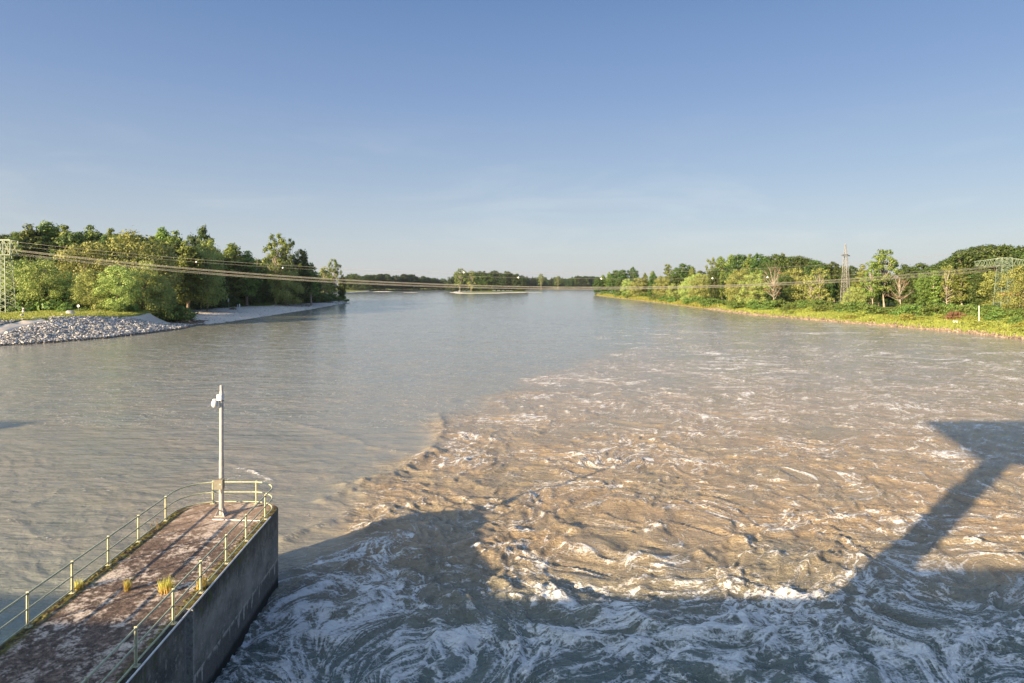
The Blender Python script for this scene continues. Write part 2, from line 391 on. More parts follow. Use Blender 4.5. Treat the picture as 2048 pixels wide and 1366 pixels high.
    for pts_, hh_, wd_, ff_ in (([(1085,1188),(1130,1222),(1200,1252),(1300,1272),(1400,1290),(1530,1286)], .42, .55, .75), ([(1330,1266),(1420,1268),(1480,1246)], .30, .45, .4),
            ([(1470,1090),(1560,1118),(1640,1130),(1705,1162)], .38, .6, .4), ([(1830,1330),(1900,1300),(1960,1285),(2060,1272)], .38, .5, .5),
            ([(575,1078),(620,1062),(690,1030),(760,1015)], .28, .6, .35), ([(690,972),(745,968),(800,942),(870,905)], .32, .7, .35), ([(655,1000),(700,985),(735,992)], .25, .5, .3),
            ([(640,1110),(605,1170),(598,1230),(612,1280)], .05, .35, .6), ([(1050,1196),(1120,1190),(1200,1204),(1290,1222)], .22, .45, .35), ([(1000,1075),(1080,1062),(1150,1068)], .25, .6, .4),
            ([(1090,1085),(1200,1105),(1290,1125),(1330,1160)], .25, .6, .25), ([(1700,1170),(1740,1200),(1735,1250)], .05, .3, .6), ([(1850,1075),(1940,1090),(2050,1098)], .22, .5, .5),
            ([(930,1295),(1010,1262),(1100,1270),(1180,1300)], .1, .8, .5), ([(690,1140),(760,1120),(840,1110)], .22, .45, .4), ([(880,830),(885,870),(860,905)], .22, .8, .2), ([(900,800),(960,790),(1060,770)], .18, 1.0, .15),
            ([(60,1012),(150,968),(235,950)], .06, .30, 1.15), ([(150,975),(170,992),(300,962)], .04, .25, 1.1), ([(20,1040),(90,1080),(230,1085)], .05, .3, .9), ([(560,945),(640,955),(700,930)], .08, .4, .5),
            ([(560,842),(660,862),(740,893),(850,915)], .10, .5, .65), ([(380,915),(480,935),(540,960)], .05, .3, .7)):
        P_ = [wpt(p) for p in pts_]; D = np.full(len(near), 99.0)
        for (ax, ay), (bx_, by_) in zip(P_[:-1], P_[1:]):
            L2 = (bx_-ax)**2+(by_-ay)**2; t_ = np.clip(((xn-ax)*(bx_-ax)+(yn-ay)*(by_-ay))/L2, 0, 1)
            D = np.minimum(D, np.hypot(xn-ax-t_*(bx_-ax), yn-ay-t_*(by_-ay)))
        bell = np.exp(-(D/wd_)**1.4)
        z[near] += hh_*bell*(.75+.5*noise(x[near]*.9, y[near]*.9, 63)); f[near] += .75*ff_*np.exp(-(D/(wd_*.7))**2)*(.8+.6*noise(x[near]*1.3, y[near]*1.3, 64))
    # streaks of old foam drifting down the right half
    st = 1 - np.abs(noise(wx*.03 + 8, wy*.13, 51))*8
    streak = np.clip(st, 0, 1) * sst(10, 50, x + .05*y) * sst(62, 95, y) * sst(300, 150, y) * sst(-.1, .35, noise(x*.02, y*.03, 52)+.15)
    f = np.where(y > 60, np.maximum(f, streak * .78 - .05), f)
    dw = x - (-8.6 - .0625*y)
    f = np.maximum(f, np.where((y < 29.5) & (dw > -.3), sst(.9, .0, np.abs(dw)) * .45 + .3*lb - .1, -1))
    f = np.clip(f, -.8, 1)
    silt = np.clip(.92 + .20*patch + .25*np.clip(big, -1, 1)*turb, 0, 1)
    silt = silt * np.interp(y, [0, 23, 33, 60, 160, 500], [.12, .2, 1, 1, .95, .85])  # near water turned dark teal, painting in the bridge's shade
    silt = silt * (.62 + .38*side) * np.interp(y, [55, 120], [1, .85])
    me = npmesh('river', np.stack([x, y, z], -1), np.zeros((1, 4), np.int32) + np.array([[0, 1, sh[1]+1, sh[1]]]), True)
    bpy.data.meshes.remove(me)
    nc = sh[1]
    ii = (np.arange(sh[0]-1)[:, None] * nc + np.arange(nc-1)[None, :]).ravel()
    me = npmesh('river', np.stack([x, y, z], -1), np.stack([ii, ii+1, ii+nc+1, ii+nc], -1), True)
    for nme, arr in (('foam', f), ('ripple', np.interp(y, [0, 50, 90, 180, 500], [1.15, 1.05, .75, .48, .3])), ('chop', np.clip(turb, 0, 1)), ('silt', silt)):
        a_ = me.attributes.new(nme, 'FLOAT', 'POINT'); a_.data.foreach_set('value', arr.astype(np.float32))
    a_ = me.attributes.new('flow', 'FLOAT_VECTOR', 'POINT'); a_.data.foreach_set('vector', np.stack([fx_, fy_, np.zeros_like(fx_)], -1).astype(np.float32).ravel())
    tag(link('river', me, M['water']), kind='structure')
build_water()

# ------------------------------------------------------------------ concrete pier
SL = -.0625
def pw(lat, y, z=0.0): return Vector((lat + SL*y, y, z))
DZ = 3.5
def pier_mat(top):
    m, nt, b = new_mat('pier_deck' if top else 'pier_wall'); co = objco(nt)
    sep = nt.nodes.new('ShaderNodeSeparateXYZ'); nt.links.new(co, sep.inputs[0])
    x, y, z = sep.outputs
    if top:
        n1 = noi(nt, .8, 6, .65, co); n2 = noi(nt, 5.5, 7, .78, co); n3 = noi(nt, 32, 4, .7, co)
        base = mixc(nt, ramp(nt, n2, .4, .6), (.048, .035, .028), (.225, .155, .118))
        pale = ramp(nt, math_(nt, 'ADD', n1, math_(nt, 'MULTIPLY', n2, 1.1)), 1.07, 1.17)
        pale = math_(nt, 'MULTIPLY', pale, ramp(nt, math_(nt, 'MULTIPLY_ADD', n1, 8.0, y), 17.5, 24.0))  # mottling faded out at the near end to paint its shade
        col = mixc(nt, pale, base, (.64, .55, .46))
        far = ramp(nt, y, 24.0, 27.5, True)
        col = mixc(nt, math_(nt, 'MULTIPLY', ramp(nt, noi(nt, 17, 4, .7, co), .50, .60), .75), col, (.045, .036, .032))
        col = mixc(nt, math_(nt, 'MULTIPLY', far, .5), col, (.42, .30, .21))
        lich = ramp(nt, noi(nt, 38, 3, .7, co), .60, .66)
        col = mixc(nt, math_(nt, 'MULTIPLY', lich, .8), col, (.55, .52, .46))
        vo = nt.nodes.new('ShaderNodeTexVoronoi'); vo.inputs['Scale'].default_value = 3.2; nt.links.new(co, vo.inputs['Vector'])
        spot = math_(nt, 'MULTIPLY', ramp(nt, math_(nt, 'ADD', vo.outputs['Distance'], math_(nt, 'MULTIPLY', n3, .25)), .24, .19), .75)
        col = mixc(nt, spot, col, (.48, .44, .40))
        # moss along both edges
        lat = math_(nt, 'MULTIPLY_ADD', y, .0625, x)
        e1 = ramp(nt, math_(nt, 'ADD', lat, math_(nt, 'MULTIPLY', n2, .7)), -12.15, -12.45)
        e2 = ramp(nt, math_(nt, 'SUBTRACT', lat, math_(nt, 'MULTIPLY', n2, .7)), -9.45, -9.2)
        e = math_(nt, 'ADD', e1, e2, clamp=True)
        mo = mixc(nt, ramp(nt, noi(nt, 5, 4, .6, co), .42, .6), (.045, .030, .018), (.15, .14, .03))
        col = mixc(nt, e, col, mo)
        nt.links.new(bump(nt, math_(nt, 'ADD', n2, n3), .7, .03), b.inputs['Normal'])
    else:
        n1 = noi(nt, 1.0, 6, .7, objco(nt, (1, .35, .5))); n2 = noi(nt, 12, 5, .75, co); n4 = noi(nt, 3.0, 5, .65, objco(nt, (1, 1.3, .22)))
        base = mixc(nt, ramp(nt, n1, .35, .65), (.07, .07, .066), (.32, .30, .26))
        base = mixc(nt, ramp(nt, n2, .58, .70), base, (.30, .29, .25))
        pb = math_(nt, 'MULTIPLY', ramp(nt, noi(nt, 5.5, 6, .75, objco(nt, (1, .8, .7))), .53, .63), .75)
        base = mixc(nt, pb, base, (.36, .34, .30))
        topm = ramp(nt, math_(nt, 'MULTIPLY_ADD', n4, 1.6, z), 3.6, 4.3)     # black growth running down from the top
        base = mixc(nt, math_(nt, 'MULTIPLY', topm, .7), base, (.028, .028, .022))
        gm = math_(nt, 'MULTIPLY', ramp(nt, noi(nt, 4, 4, .6, co), .55, .62), ramp(nt, z, 2.2, 3.3))
        base = mixc(nt, gm, base, (.10, .12, .04))
        # lower lift of paler concrete with a lime line and drips at the joint
        low = ramp(nt, z, 1.36, 1.30)
        base = mixc(nt, math_(nt, 'MULTIPLY', low, .75), base, mixc(nt, ramp(nt, n2, .35, .65), (.085, .08, .075), (.15, .14, .125)))
        wet = ramp(nt, math_(nt, 'MULTIPLY_ADD', n4, .35, z), .80, .60)
        base = mixc(nt, wet, base, (.022, .024, .022))
        drip = ramp(nt, noi(nt, 1.0, 2, .5, objco(nt, (0, 3.5, .0))), .52, .62)
        ln = math_(nt, 'MULTIPLY', ramp(nt, z, 1.38, 1.36), ramp(nt, math_(nt, 'MULTIPLY_ADD', drip, .42, z), 1.22, 1.34))
        ln = math_(nt, 'MULTIPLY', ln, math_(nt, 'MULTIPLY', ramp(nt, n4, .42, .50), ramp(nt, n2, .32, .5)))
        base = mixc(nt, math_(nt, 'MULTIPLY', ln, .85), base, (.55, .53, .48))
        vs = noi(nt, 1.0, 2, .5, objco(nt, (0, 1.1, .05)))
        vl = math_(nt, 'MULTIPLY', ramp(nt, vs, .690, .705), ramp(nt, n2, .4, .6))
        base = mixc(nt, math_(nt, 'MULTIPLY', vl, .7), base, (.45, .43, .40))
        # lime run at the vertical joint
        dj = math_(nt, 'ABSOLUTE', math_(nt, 'SUBTRACT', y, 19.72))
        vj = math_(nt, 'MULTIPLY', ramp(nt, math_(nt, 'MULTIPLY_ADD', n4, .22, dj), .30, .14), ramp(nt, n2, .35, .55))
        base = mixc(nt, math_(nt, 'MULTIPLY', vj, .85), base, (.38, .37, .35))
        col = base
        nt.links.new(bump(nt, math_(nt, 'ADD', n1, n2), .7, .05), b.inputs['Normal'])
    nt.links.new(col, b.inputs['Base Color']); b.inputs['Roughness'].default_value = .85
    b.inputs['Specular IOR Level'].default_value = .25
    return m
M['deck'] = pier_mat(True); M['pierwall'] = pier_mat(False)

def arc(cx, cy, r, a0, a1, n): return [(cx + r*math.cos(R(a0+(a1-a0)*i/n)), cy + r*math.sin(R(a0+(a1-a0)*i/n))) for i in range(n+1)]
# outline in (lateral, along) coordinates
LR, LL, YE = -8.80, -12.95, 29.15
out = [(-8.78, .4), (-8.78, 19.7), (-8.60, 19.72)] + arc(-8.60-1.1, YE+.2-1.1, 1.1, 0, 90, 10) + arc(LL-.2+1.3, YE+.2-1.3, 1.3, 90, 180, 10) + [(LL-.2, .4)]
pier = empty('concrete_pier', pw(-10.9, 15, 0))
tag(pier, 'long weathered concrete pier jutting into the river at lower left, dark stained side wall', 'pier')
def pier_block():
    o0 = pier.location
    wl = MB(); n = len(out)
    zs = [-2.0, 0.0, 1.37, DZ - .05, DZ]; insets = [0, 0, 0, 0, .045]
    c = (-10.9, 14)
    vs = []
    for z, ins in zip(zs, insets):
        for (a, b) in out:
            aa = a + (-ins if a > c[0] else ins); bb = b - (ins if b > 20 else 0)
            p = pw(aa, bb, z) ; vs.append((p.x, p.y, p.z))
    fs = []
    for k in range(len(zs) - 1):
        for i in range(n):
            fs.append((k*n+i, k*n+(i+1) % n, (k+1)*n+(i+1) % n, (k+1)*n+i))
    wl.add(vs, fs)
    w = wl.build('wall', M['pierwall'], pier); w.matrix_parent_inverse = pier.matrix_basis.inverted() if False else w.matrix_parent_inverse
    w.location = -o0
    dk = MB()
    top = [pw(a + (-.045 if a > c[0] else .045), b - (.045 if b > 20 else 0), DZ) for a, b in out]
    dk.add(top, [tuple(range(len(top)))])
    d = dk.build('deck', M['deck'], pier); d.location = -o0
    tag(d, 'brown lichen-spotted concrete deck')
pier_block()

# thin white joint strip across the deck end and a small conduit along the river side
cb = MB(); cb.tube([pw(-8.62, y_, DZ+.035) for y_ in np.arange(1, 28.2, .8)], .028, 6)
co_ = cb.build('conduit', M['white'], pier); co_.location = -pier.location
js = MB(); a, b_ = pw(-11.0, 27.15, DZ+.012), pw(-8.95, 27.0, DZ+.012); js.tube([a, b_], .022, 5)
co_ = js.build('joint_strip', M['white'], pier); co_.location = -pier.location

# railing
rp = speckle_mat('railing_paint', (.34, .38, .25), (.46, .48, .32), 3.0, .5, .15, .004, (.27, .30, .22), 14)
M['railpost'] = speckle_mat('railing_post_paint', (.43, .46, .32), (.53, .54, .39), 3.0, .5, .15, .004, (.42, .36, .22), 18)
M['rail'] = rp
HP = 1.02
rail = empty('pier_railing', pw(-10.9, 15, DZ))
tag(rail, 'pale green three-rail steel railing with flat posts round the pier edge', 'railing')
rpath = [(LR, y_) for y_ in np.arange(.6, 27.9, 1.3)] + arc(LR-1.15, YE-1.15, 1.15, 0, 90, 10) + arc(LL+1.5, YE-1.5, 1.5, 90, 180, 12) + [(LL, y_) for y_ in np.arange(27.2, .5, -1.3)]
for zz, rr in ((.985, .030), (.53, .026), (.09, .026)):
    q = MB(); q.tube([pw(a, b, DZ + zz) for a, b in rpath], rr, 8)
    o = q.build('rail', M['rail'], rail); o.location = -rail.location
posts = [(LR, y_) for y_ in (6.0, 8.2, 10.35, 12.5, 14.6, 16.75, 18.85, 20.76, 22.92, 24.95, 27.24)]
posts += [(-9.82 , YE), (-11.80, YE)]
posts += [(LL, y_) for y_ in (27.06, 24.85, 22.79, 20.73, 18.65, 16.5, 14.3, 12.1, 9.9, 7.7)]
for a, b in posts:
    q = MB(); p = pw(a, b, DZ)
    q.box(p.x-.040, p.x+.040, p.y-.012, p.y+.012, DZ+.02, DZ+HP+.02)
    q.box(p.x-.010, p.x+.010, p.y-.038, p.y+.038, DZ+.021, DZ+HP)
    q.box(p.x-.10, p.x+.10, p.y-.08, p.y+.08, DZ-.002, DZ+.022)
    o = q.build('post', M['railpost'], rail); o.location = -rail.location

# camera mast
pb = Vector(((443-CX)/F * 10*F/462, 10*F/462, DZ))
mast = empty('camera_mast', pb)
tag(mast, 'tall round grey steel mast carrying a white camera near its top, at the pier end', 'mast')
M['galv'] = speckle_mat('galvanised_steel', (.42, .40, .38), (.54, .51, .48), 6, .45, .1, .003, metal=.25)
M['box'] = speckle_mat('grey_green_box', (.16, .15, .12), (.21, .20, .16), 5, .5, .1, .003)
q = MB(); q.tube([(0, 0, .05), (0, 0, 2.4)], [.105, .10], 24); q.tube([(0, 0, 2.4), (0, 0, 5.35)], [.088, .082], 24); q.tube([(0, 0, 5.35), (0, 0, 5.62)], [.07, .07], 20); q.build('pole', M['galv'], mast)
q = MB(); q.box(-.22, .22, -.22, .22, .002, .03)
for k in range(4):
    a = math.pi/4 + k*math.pi/2; c, s_ = math.cos(a), math.sin(a)
    q.add([(c*.09+s_*.008, s_*.09-c*.008, .03), (c*.27+s_*.008, s_*.27-c*.008, .03), (c*.09+s_*.008, s_*.09-c*.008, .36),
           (c*.09-s_*.008, s_*.09+c*.008, .03), (c*.27-s_*.008, s_*.27+c*.008, .03), (c*.09-s_*.008, s_*.09+c*.008, .36)],
          [(0,1,2), (5,4,3), (0,3,4,1), (1,4,5,2), (2,5,3,0)])
q.build('base_plate', M['galv'], mast)
q = MB(); q.box(-.20, .19, -.34, -.11, 1.20, 1.60); q.box(-.215, .205, -.36, -.09, 1.60, 1.62)
bx = bevel(q.build('control_box', M['box'], mast), .008)
q = MB(); q.box(.07, .13, -.355, -.342, 1.42, 1.45); q.build('latch', M['white'], bx)
q = MB(); q.tube([(.08*math.cos(t)*.6-.02, -.18, 1.10+.10*math.sin(t)) for t in np.linspace(1.2, 5.2, 10)], .012, 6); q.build('cable_loop', M['box'], bx)
q = MB(); q.box(-.13, .075, -.19, -.05, 4.98, 5.24); q.tube([(0, 0, 5.0), (0, 0, 5.2)], .10, 20); q.tube([(-.10, -.12, 5.02), (-.20, -.14, 4.98)], .04, 10)
bevel(q.build('camera_bracket', M['white'], mast), .01)
q = MB(); q.ball((-.22, -.16, 4.84), .135, 18, 1.25); q.tube([(-.22, -.16, 4.90), (-.22, -.16, 5.05)], [.13, .07], 18)
q.build('dome_camera', M['white'], mast)
q = MB(); q.tube([(.0, .0, 4.93), (0, 0, 4.97)], .093, 20); q.build('clamp', M['box'], mast)

# weeds on the deck
def blades(n, spread, h0, h1, w, lean=.4, seed=0):
    r = np.random.RandomState(seed)
    a = r.rand(n)*2*np.pi; rad = spread*np.sqrt(r.rand(n)); bx_, by_ = rad*np.cos(a), rad*np.sin(a)
    h = h0 + (h1-h0)*r.rand(n); lx, ly = lean*h*r.randn(n)*.5, lean*h*r.randn(n)*.5
    t = r.rand(n)*np.pi; dx, dy = np.cos(t)*w, np.sin(t)*w
    z0 = np.zeros(n)
    v = np.stack([np.stack([bx_-dx, by_-dy, z0], -1), np.stack([bx_+dx, by_+dy, z0], -1),
                  np.stack([bx_+lx*.4+dx*.7, by_+ly*.4+dy*.7, h*.55], -1), np.stack([bx_+lx*.4-dx*.7, by_+ly*.4-dy*.7, h*.55], -1),
                  np.stack([bx_+lx, by_+ly, h], -1)], 1).reshape(-1, 3)
    k = np.arange(n)[:, None]*5
    return v, np.concatenate([k+np.array([[0, 1, 2]]), k+np.array([[0, 2, 3]]), k+np.array([[3, 2, 4]])])
def tuft(px, py, h, spread, n, label, seed, dryness=True):
    Y = 10*F/(py-HY); x = (px-CX)/F*Y
    t = empty('grass_tuft', (x, Y, DZ)); tag(t, label, 'grass tuft')
    v, f = blades(n, spread, h*.5, h, .009, .35, seed); link('green_blades', npmesh('green_blades', v, f), M['straw'], t)
    v, f = blades(n, spread*1.15, h*.2, h*.6, .011, .7, seed+1); link('dry_blades', npmesh('dry_blades', v, f), M['dry'], t)
tuft(255, 1181, .48, .08, 70, 'narrow grass tuft growing from the middle of the pier deck', 1)
tuft(333, 1183, .52, .20, 160, 'bushy yellow-orange grass tuft on the deck near the right railing', 2)
tuft(403, 1178, .50, .13, 80, 'grass tuft growing at the foot of a right railing post', 3)
tuft(158, 1178, .38, .12, 60, 'short green grass tuft on the mossy left deck edge', 4)
wd = MB()
for k in range(9):
    p = Vector((rnd.uniform(-.22, .22), rnd.uniform(-.15, .15), 0)); hh_ = rnd.uniform(.2, .6)
    wd.tube([p, p+Vector((rnd.uniform(-.04, .04), 0, hh_*.5)), p+Vector((rnd.uniform(-.08, .08), rnd.uniform(-.05, .05), hh_))], [.007, .006, .003], 4)
    wd.ball((p.x, p.y, hh_*.8), .025, 5)
Yw = 10*F/(1060-HY)
tag(wd.build('dead_weed', M['drift'], loc=((313-CX)/F*Yw, Yw, DZ)), 'brown dead weed stalks on the left deck edge halfway along the pier', 'weed')
# moss cushions
v_, f_ = [], []
mr = np.random.RandomState(4)
q = MB()
for k in range(520):
    y_ = mr.uniform(12, 28.3); lat = (LL - .08 + abs(mr.randn())*.17) if mr.rand() < .6 else (-8.9 - abs(mr.randn())*.10)
    p = pw(lat, y_, DZ); r_ = mr.uniform(.025, .075); q.ball((p.x, p.y, DZ-.01), r_, 6, .45, mr.uniform(.8, 1.6), mr.uniform(.8, 2.0))
M['moss'] = leaf_mat('moss_cushion', (.05, .04, .015), (.17, .15, .03), .1)
tag(q.build('moss', M['moss']), 'brown and yellow-green moss cushions along the pier deck edges', 'moss', kind='stuff')

# ------------------------------------------------------------------ weir building behind the viewer (casts the long shadows)
weir = empty('weir_bridge', (0, -4, 0)); tag(weir, 'long concrete weir bridge the river view is taken from', 'bridge')
q = MB(); q.box(-260, 200, -5, 3.7, -2, 11.2)
for k in range(-8, 7): q.box(k*30-1, k*30+1, 3.7, 4.0, -2, 11.0)
q.build('weir_wall', M['concrete'], weir)
q = MB(); q.box(-13.4, 200, 3.72, 4.0, 11.2, 12.15); q.build('parapet', M['concrete'], weir, )
for xx in (-14.5, -122):
    t = empty('gate_hoist_tower', (xx, -.9, 0)); tag(t, 'concrete hoist tower with a wide head on the weir bridge' if xx > -50 else 'farther concrete hoist tower on the weir bridge', 'tower')
    q = MB(); q.box(-.75, .75, -.7, .3, 11.2, 20.2); q.build('shaft', M['concrete'], t)
    q = MB(); xs = ((-1.0, 19.8), (2.0, 19.8), (10.4, 21.5), (10.4, 25.2), (-10.4, 25.2))
    q.add([(a, -1.2, z) for a, z in xs] + [(a, .8, z) for a, z in xs], [(0,1,2,3,4), (9,8,7,6,5), (0,5,6,1), (1,6,7,2), (2,7,8,3), (3,8,9,4), (4,9,5,0)])
    q.build('head', M['concrete'], t)

# ------------------------------------------------------------------ trees
def tubes_np(mb): return mb
def leaves(centers, radii, size, per, seed, flat=1.0, droop=0.0):
    r = np.random.RandomState(seed); V = []
    for c, rad in zip(centers, radii):
        n = int(per * rad**1.6)
        d = r.randn(n, 3); d /= np.linalg.norm(d, axis=1)[:, None]
        rr = rad * (.55 + .5*r.rand(n)**.6)[:, None] * (1 + .28*r.randn(n, 1))
        p = np.array(c) + d * rr * np.array([1, 1, .78*flat])
        nrm = d + r.randn(n, 3)*.36 + np.array([0, 0, .18]); nrm /= np.linalg.norm(nrm, axis=1)[:, None]
        a = np.cross(nrm, r.randn(n, 3)); a /= np.linalg.norm(a, axis=1)[:, None]
        b = np.cross(nrm, a)
        if droop: a[:, 2] -= droop; a /= np.linalg.norm(a, axis=1)[:, None]
        s = size * (.6 + .8*r.rand(n))[:, None]
        V.append(np.stack([p - a*s, p + b*s*.55, p + a*s, p - b*s*.55], 1))
    V = np.concatenate(V).reshape(-1, 3); k = np.arange(len(V)//4)[:, None]*4
    return V, k + np.array([[0, 1, 2, 3]])

def make_kind(kind, seed):
    """returns (height, trunk mesh, crown mesh)"""
    P = dict(
        poplar=dict(H=30, z0=5, R=5.4, n=86, r=(1.2, 2.1), size=.42, per=56, mat='poplar', bark='bark', shape='tall'),
        willow=dict(H=20, z0=1.2, R=8.2, n=44, r=(1.7, 3.5), size=.30, per=70, mat='willow', bark='bark', shape='dome', droop=.3),
        maple=dict(H=26, z0=3, R=6.8, n=72, r=(1.6, 2.6), size=.42, per=50, mat='maple', bark='bark', shape='dome'),
        slender=dict(H=24, z0=4, R=3.6, n=36, r=(1.0, 1.8), size=.40, per=50, mat='poplar', bark='palebark', shape='tall'),
        yellow=dict(H=18, z0=2.5, R=5.2, n=40, r=(.8, 1.5), size=.34, per=46, mat='yellow', bark='palebark', shape='dome'),
        bare=dict(H=17, z0=5, R=4.4, n=26, r=(.6, 1.1), size=.24, per=26, mat='brown', bark='palebark', shape='dome'),
        oak=dict(H=28, z0=6, R=8.2, n=44, r=(1.3, 2.3), size=.44, per=48, mat='poplar', bark='palebark', shape='open'),
        bush=dict(H=4.2, z0=.1, R=3.4, n=24, r=(.8, 1.4), size=.22, per=120, mat='shrub', bark='bark', shape='bush'),
    )[kind]
    r = random.Random(seed*101 + len(kind)*7 + ord(kind[0])); Hh, z0, Rr = P['H'], P['z0'], P['R']
    cs, rads = [], []
    tries = 0
    while len(cs) < P['n'] and tries < 6000:
        tries += 1
        t = r.random()
        if P['shape'] == 'tall': prof_ = (math.sin(math.pi*min(1, t*.88+.12))**.6)*(1-.35*t)
        elif P['shape'] == 'open': prof_ = math.sin(math.pi*(t*.85+.1))**.5
        elif P['shape'] == 'bush': prof_ = math.sqrt(max(0, 1-t*t*.8))
        else: prof_ = math.sqrt(max(0, 1-((t-.42)/.6)**2))
        a = r.random()*2*math.pi
        rr = Rr*prof_*(r.random()**.38)*(1+.28*math.sin(a*2+seed)+.15*math.sin(a*5+seed*2))*.86
        cr = r.uniform(*P['r']) * (1-.25*t)
        c = Vector((rr*math.cos(a), rr*math.sin(a), z0+cr*.6+(Hh-z0-cr*1.5)*t))
        if all((c-o).length > (.62 if kind not in ('oak', 'willow') else .92 if kind == 'oak' else .86)*(cr+ro)*.9 for o, ro in zip(cs, rads)):
            cs.append(c); rads.append(cr)
    mx = max(c.z+q*.8 for c, q in zip(cs, rads))
    # trunk and limbs
    mb = MB(); k = Hh/26
    lean = Vector((r.uniform(-.06, .06), r.uniform(-.06, .06), 0))
    def spine(z): return Vector((lean.x*z + .25*k*math.sin(z*.35+seed), lean.y*z + .25*k*math.cos(z*.3+seed), z))
    if kind != 'bush':
        zt = Hh*(.86 if P['shape'] == 'tall' else .62)
        zz = [zt*i/7 for i in range(8)]
        mb.tube([spine(z)-Vector((0, 0, .6 if z == 0 else 0)) for z in zz], [max(.05, .42*k*(1-z/zt*.82)*(1.35 if z == 0 else 1)) for z in zz], 7)
    lim = sorted(range(len(cs)), key=lambda i: cs[i].z)
    for i in lim:
        if r.random() < (.55 if kind not in ('bare', 'yellow', 'oak') else .95):
            c = cs[i]; zb = max(.3, min(c.z*.62, Hh*.58)) if kind != 'bush' else .1
            a = spine(zb) if kind != 'bush' else Vector((0, 0, 0)); mid = a.lerp(c, .5)+Vector((r.uniform(-.4, .4), r.uniform(-.4, .4), -.25))*k
            mb.tube([a, mid, c], [.15*k+.02, .09*k+.015, .03], 5, True, False)
            if kind == 'bare':
                for _ in range(4):
                    e = c+Vector((r.uniform(-1.6, 1.6), r.uniform(-1.6, 1.6), r.uniform(.2, 1.8)))
                    mb.tube([c.lerp(mid, .3), e], [.035, .012], 4, True, False)
    tm = mb.mesh(kind+'_trunk'); tm.materials.append(M[P['bark']])
    V, Fc = leaves([tuple(c) for c in cs], rads, P['size'], P['per'], seed, .95, P.get('droop', 0))
    cm = npmesh(kind+'_crown', V, Fc); cm.materials.append(M[P['mat']])
    return mx, tm, cm
KIN = {}
for kd, n_ in (('poplar', 4), ('willow', 4), ('maple', 4), ('slender', 3), ('yellow', 3), ('bare', 3), ('oak', 2), ('bush', 4)):
    KIN[kd] = [make_kind(kd, s_) for s_ in range(1, n_+1)]

def tree(kind, x, y, height, label, cat='tree', group=None, wide=1.0, var=None, name=None, mat=None, sink=.15):
    mx, tm, cm = KIN[kind][rnd.randrange(len(KIN[kind])) if var is None else var % len(KIN[kind])]
    s = height / mx; z = gz(x, y)
    nm = name or {'poplar': 'poplar_tree', 'willow': 'willow_tree', 'maple': 'broadleaf_tree', 'slender': 'slender_tree', 'yellow': 'yellowing_tree',
          'bare': 'withered_tree', 'oak': 'oak_tree', 'bush': 'bush'}[kind]
    t = empty(nm, (x, y, z-sink), rnd.uniform(0, 6.28)); t.scale = (s*wide, s*wide, s)
    tag(t, label, cat, group)
    link('stems' if kind == 'bush' else 'trunk', tm, None, t)
    c = link('foliage' if kind == 'bush' else 'crown', cm, None, t)
    if mat:
        c.material_slots[0].link = 'OBJECT'; c.material_slots[0].material = mat
    return t
def ptree(kind, px, top, Y, label, wide=1.0, group=None, **kw):
    x = at(px, Y); z = gz(x, Y); h = H - (top-HY)*Y/F - z
    return tree(kind, x, Y, h, label, group=group, wide=wide, **kw)

# left bank, named individuals (px, top row, depth)
L = 'on the left bank'
ptree('poplar', 95, 440, 262, 'tallest dark poplar at far left with a ragged peak above the willows', 1.15, var=0)
ptree('poplar', 60, 446, 256, 'ragged green poplar just right of the green pylon, back row', 1.1, var=1)
ptree('poplar', 30, 462, 250, 'poplar rising directly behind the left green lattice pylon', 1.1, var=2)
ptree('poplar', 130, 449, 262, 'green poplar right of the tallest left-bank peak', 1.1, var=3)
ptree('poplar', 185, 449, 268, 'pointed poplar top showing behind the tan willow', 1.05, var=1)
ptree('poplar', 222, 455, 270, 'poplar crown behind the big yellow-green willow, on its left', 1.1, var=2)
ptree('poplar', 325, 453, 272, 'poplar crown behind the big yellow-green willow, on its right', 1.05, var=0)
ptree('poplar', 350, 460, 268, 'dark poplar shoulder sloping down right of the big willow', 1.0, var=3)
ptree('maple', 403, 449, 300, 'dense dark round-topped tree standing alone above its neighbours left of the leaning trunk', .62, var=1)
ptree('willow', 272, 458, 238, 'largest yellow-green willow, domed, in the middle of the left wood', 1.0, var=0)
ptree('willow', 170, 481, 225, 'tan-green willow between the pylon and the big domed willow', .85, var=1)
ptree('willow', 85, 512, 200, 'billowing yellow willow on the grass right of the green pylon', 1.0, var=2)
ptree('willow', 48, 517, 204, 'yellow-green willow right beside the green pylon legs', .9, var=3)
ptree('willow', 235, 528, 198, 'silvery willow hanging over the riprap with a bright lower crown', 1.1, var=1)
ptree('willow', 190, 535, 200, 'pale front willow leaning left above the round sign', .95, var=0)
ptree('willow', 140, 540, 203, 'shaded willow between the yellow and the silvery ones', .8, var=2)
ptree('willow', 290, 520, 209, 'grey-green willow above the sandy cliff', .85, var=3)
ptree('willow', 322, 548, 212, 'low dark willow at the edge over the sandy cliff', .7, var=0)
ptree('poplar', 378, 480, 262, 'bright leafy poplar filling the notch beside the round-topped tree', 1.3, var=1)
ptree('willow', 415, 476, 282, 'olive willow below the round-topped tree', .62, var=2)
ptree('poplar', 465, 485, 335, 'thin pointed tree with sky showing through its tip', 1.5, var=0)
ptree('poplar', 492, 500, 340, 'loose slender tree left of the leaning bare trunk', 1.5, var=1)
ptree('oak', 552, 466, 362, 'tall open-crowned tree with the highest top near the sandbank', .62, var=0)
ptree('oak', 578, 476, 366, 'open-crowned tree just right of the highest one near the sandbank', .6, var=1)
ptree('maple', 602, 497, 372, 'rounded dark tree on the right shoulder of the tall clump', .62, var=2)
ptree('willow', 572, 520, 358, 'ochre-green willow in front of the tall open-crowned trees', .75, var=1)
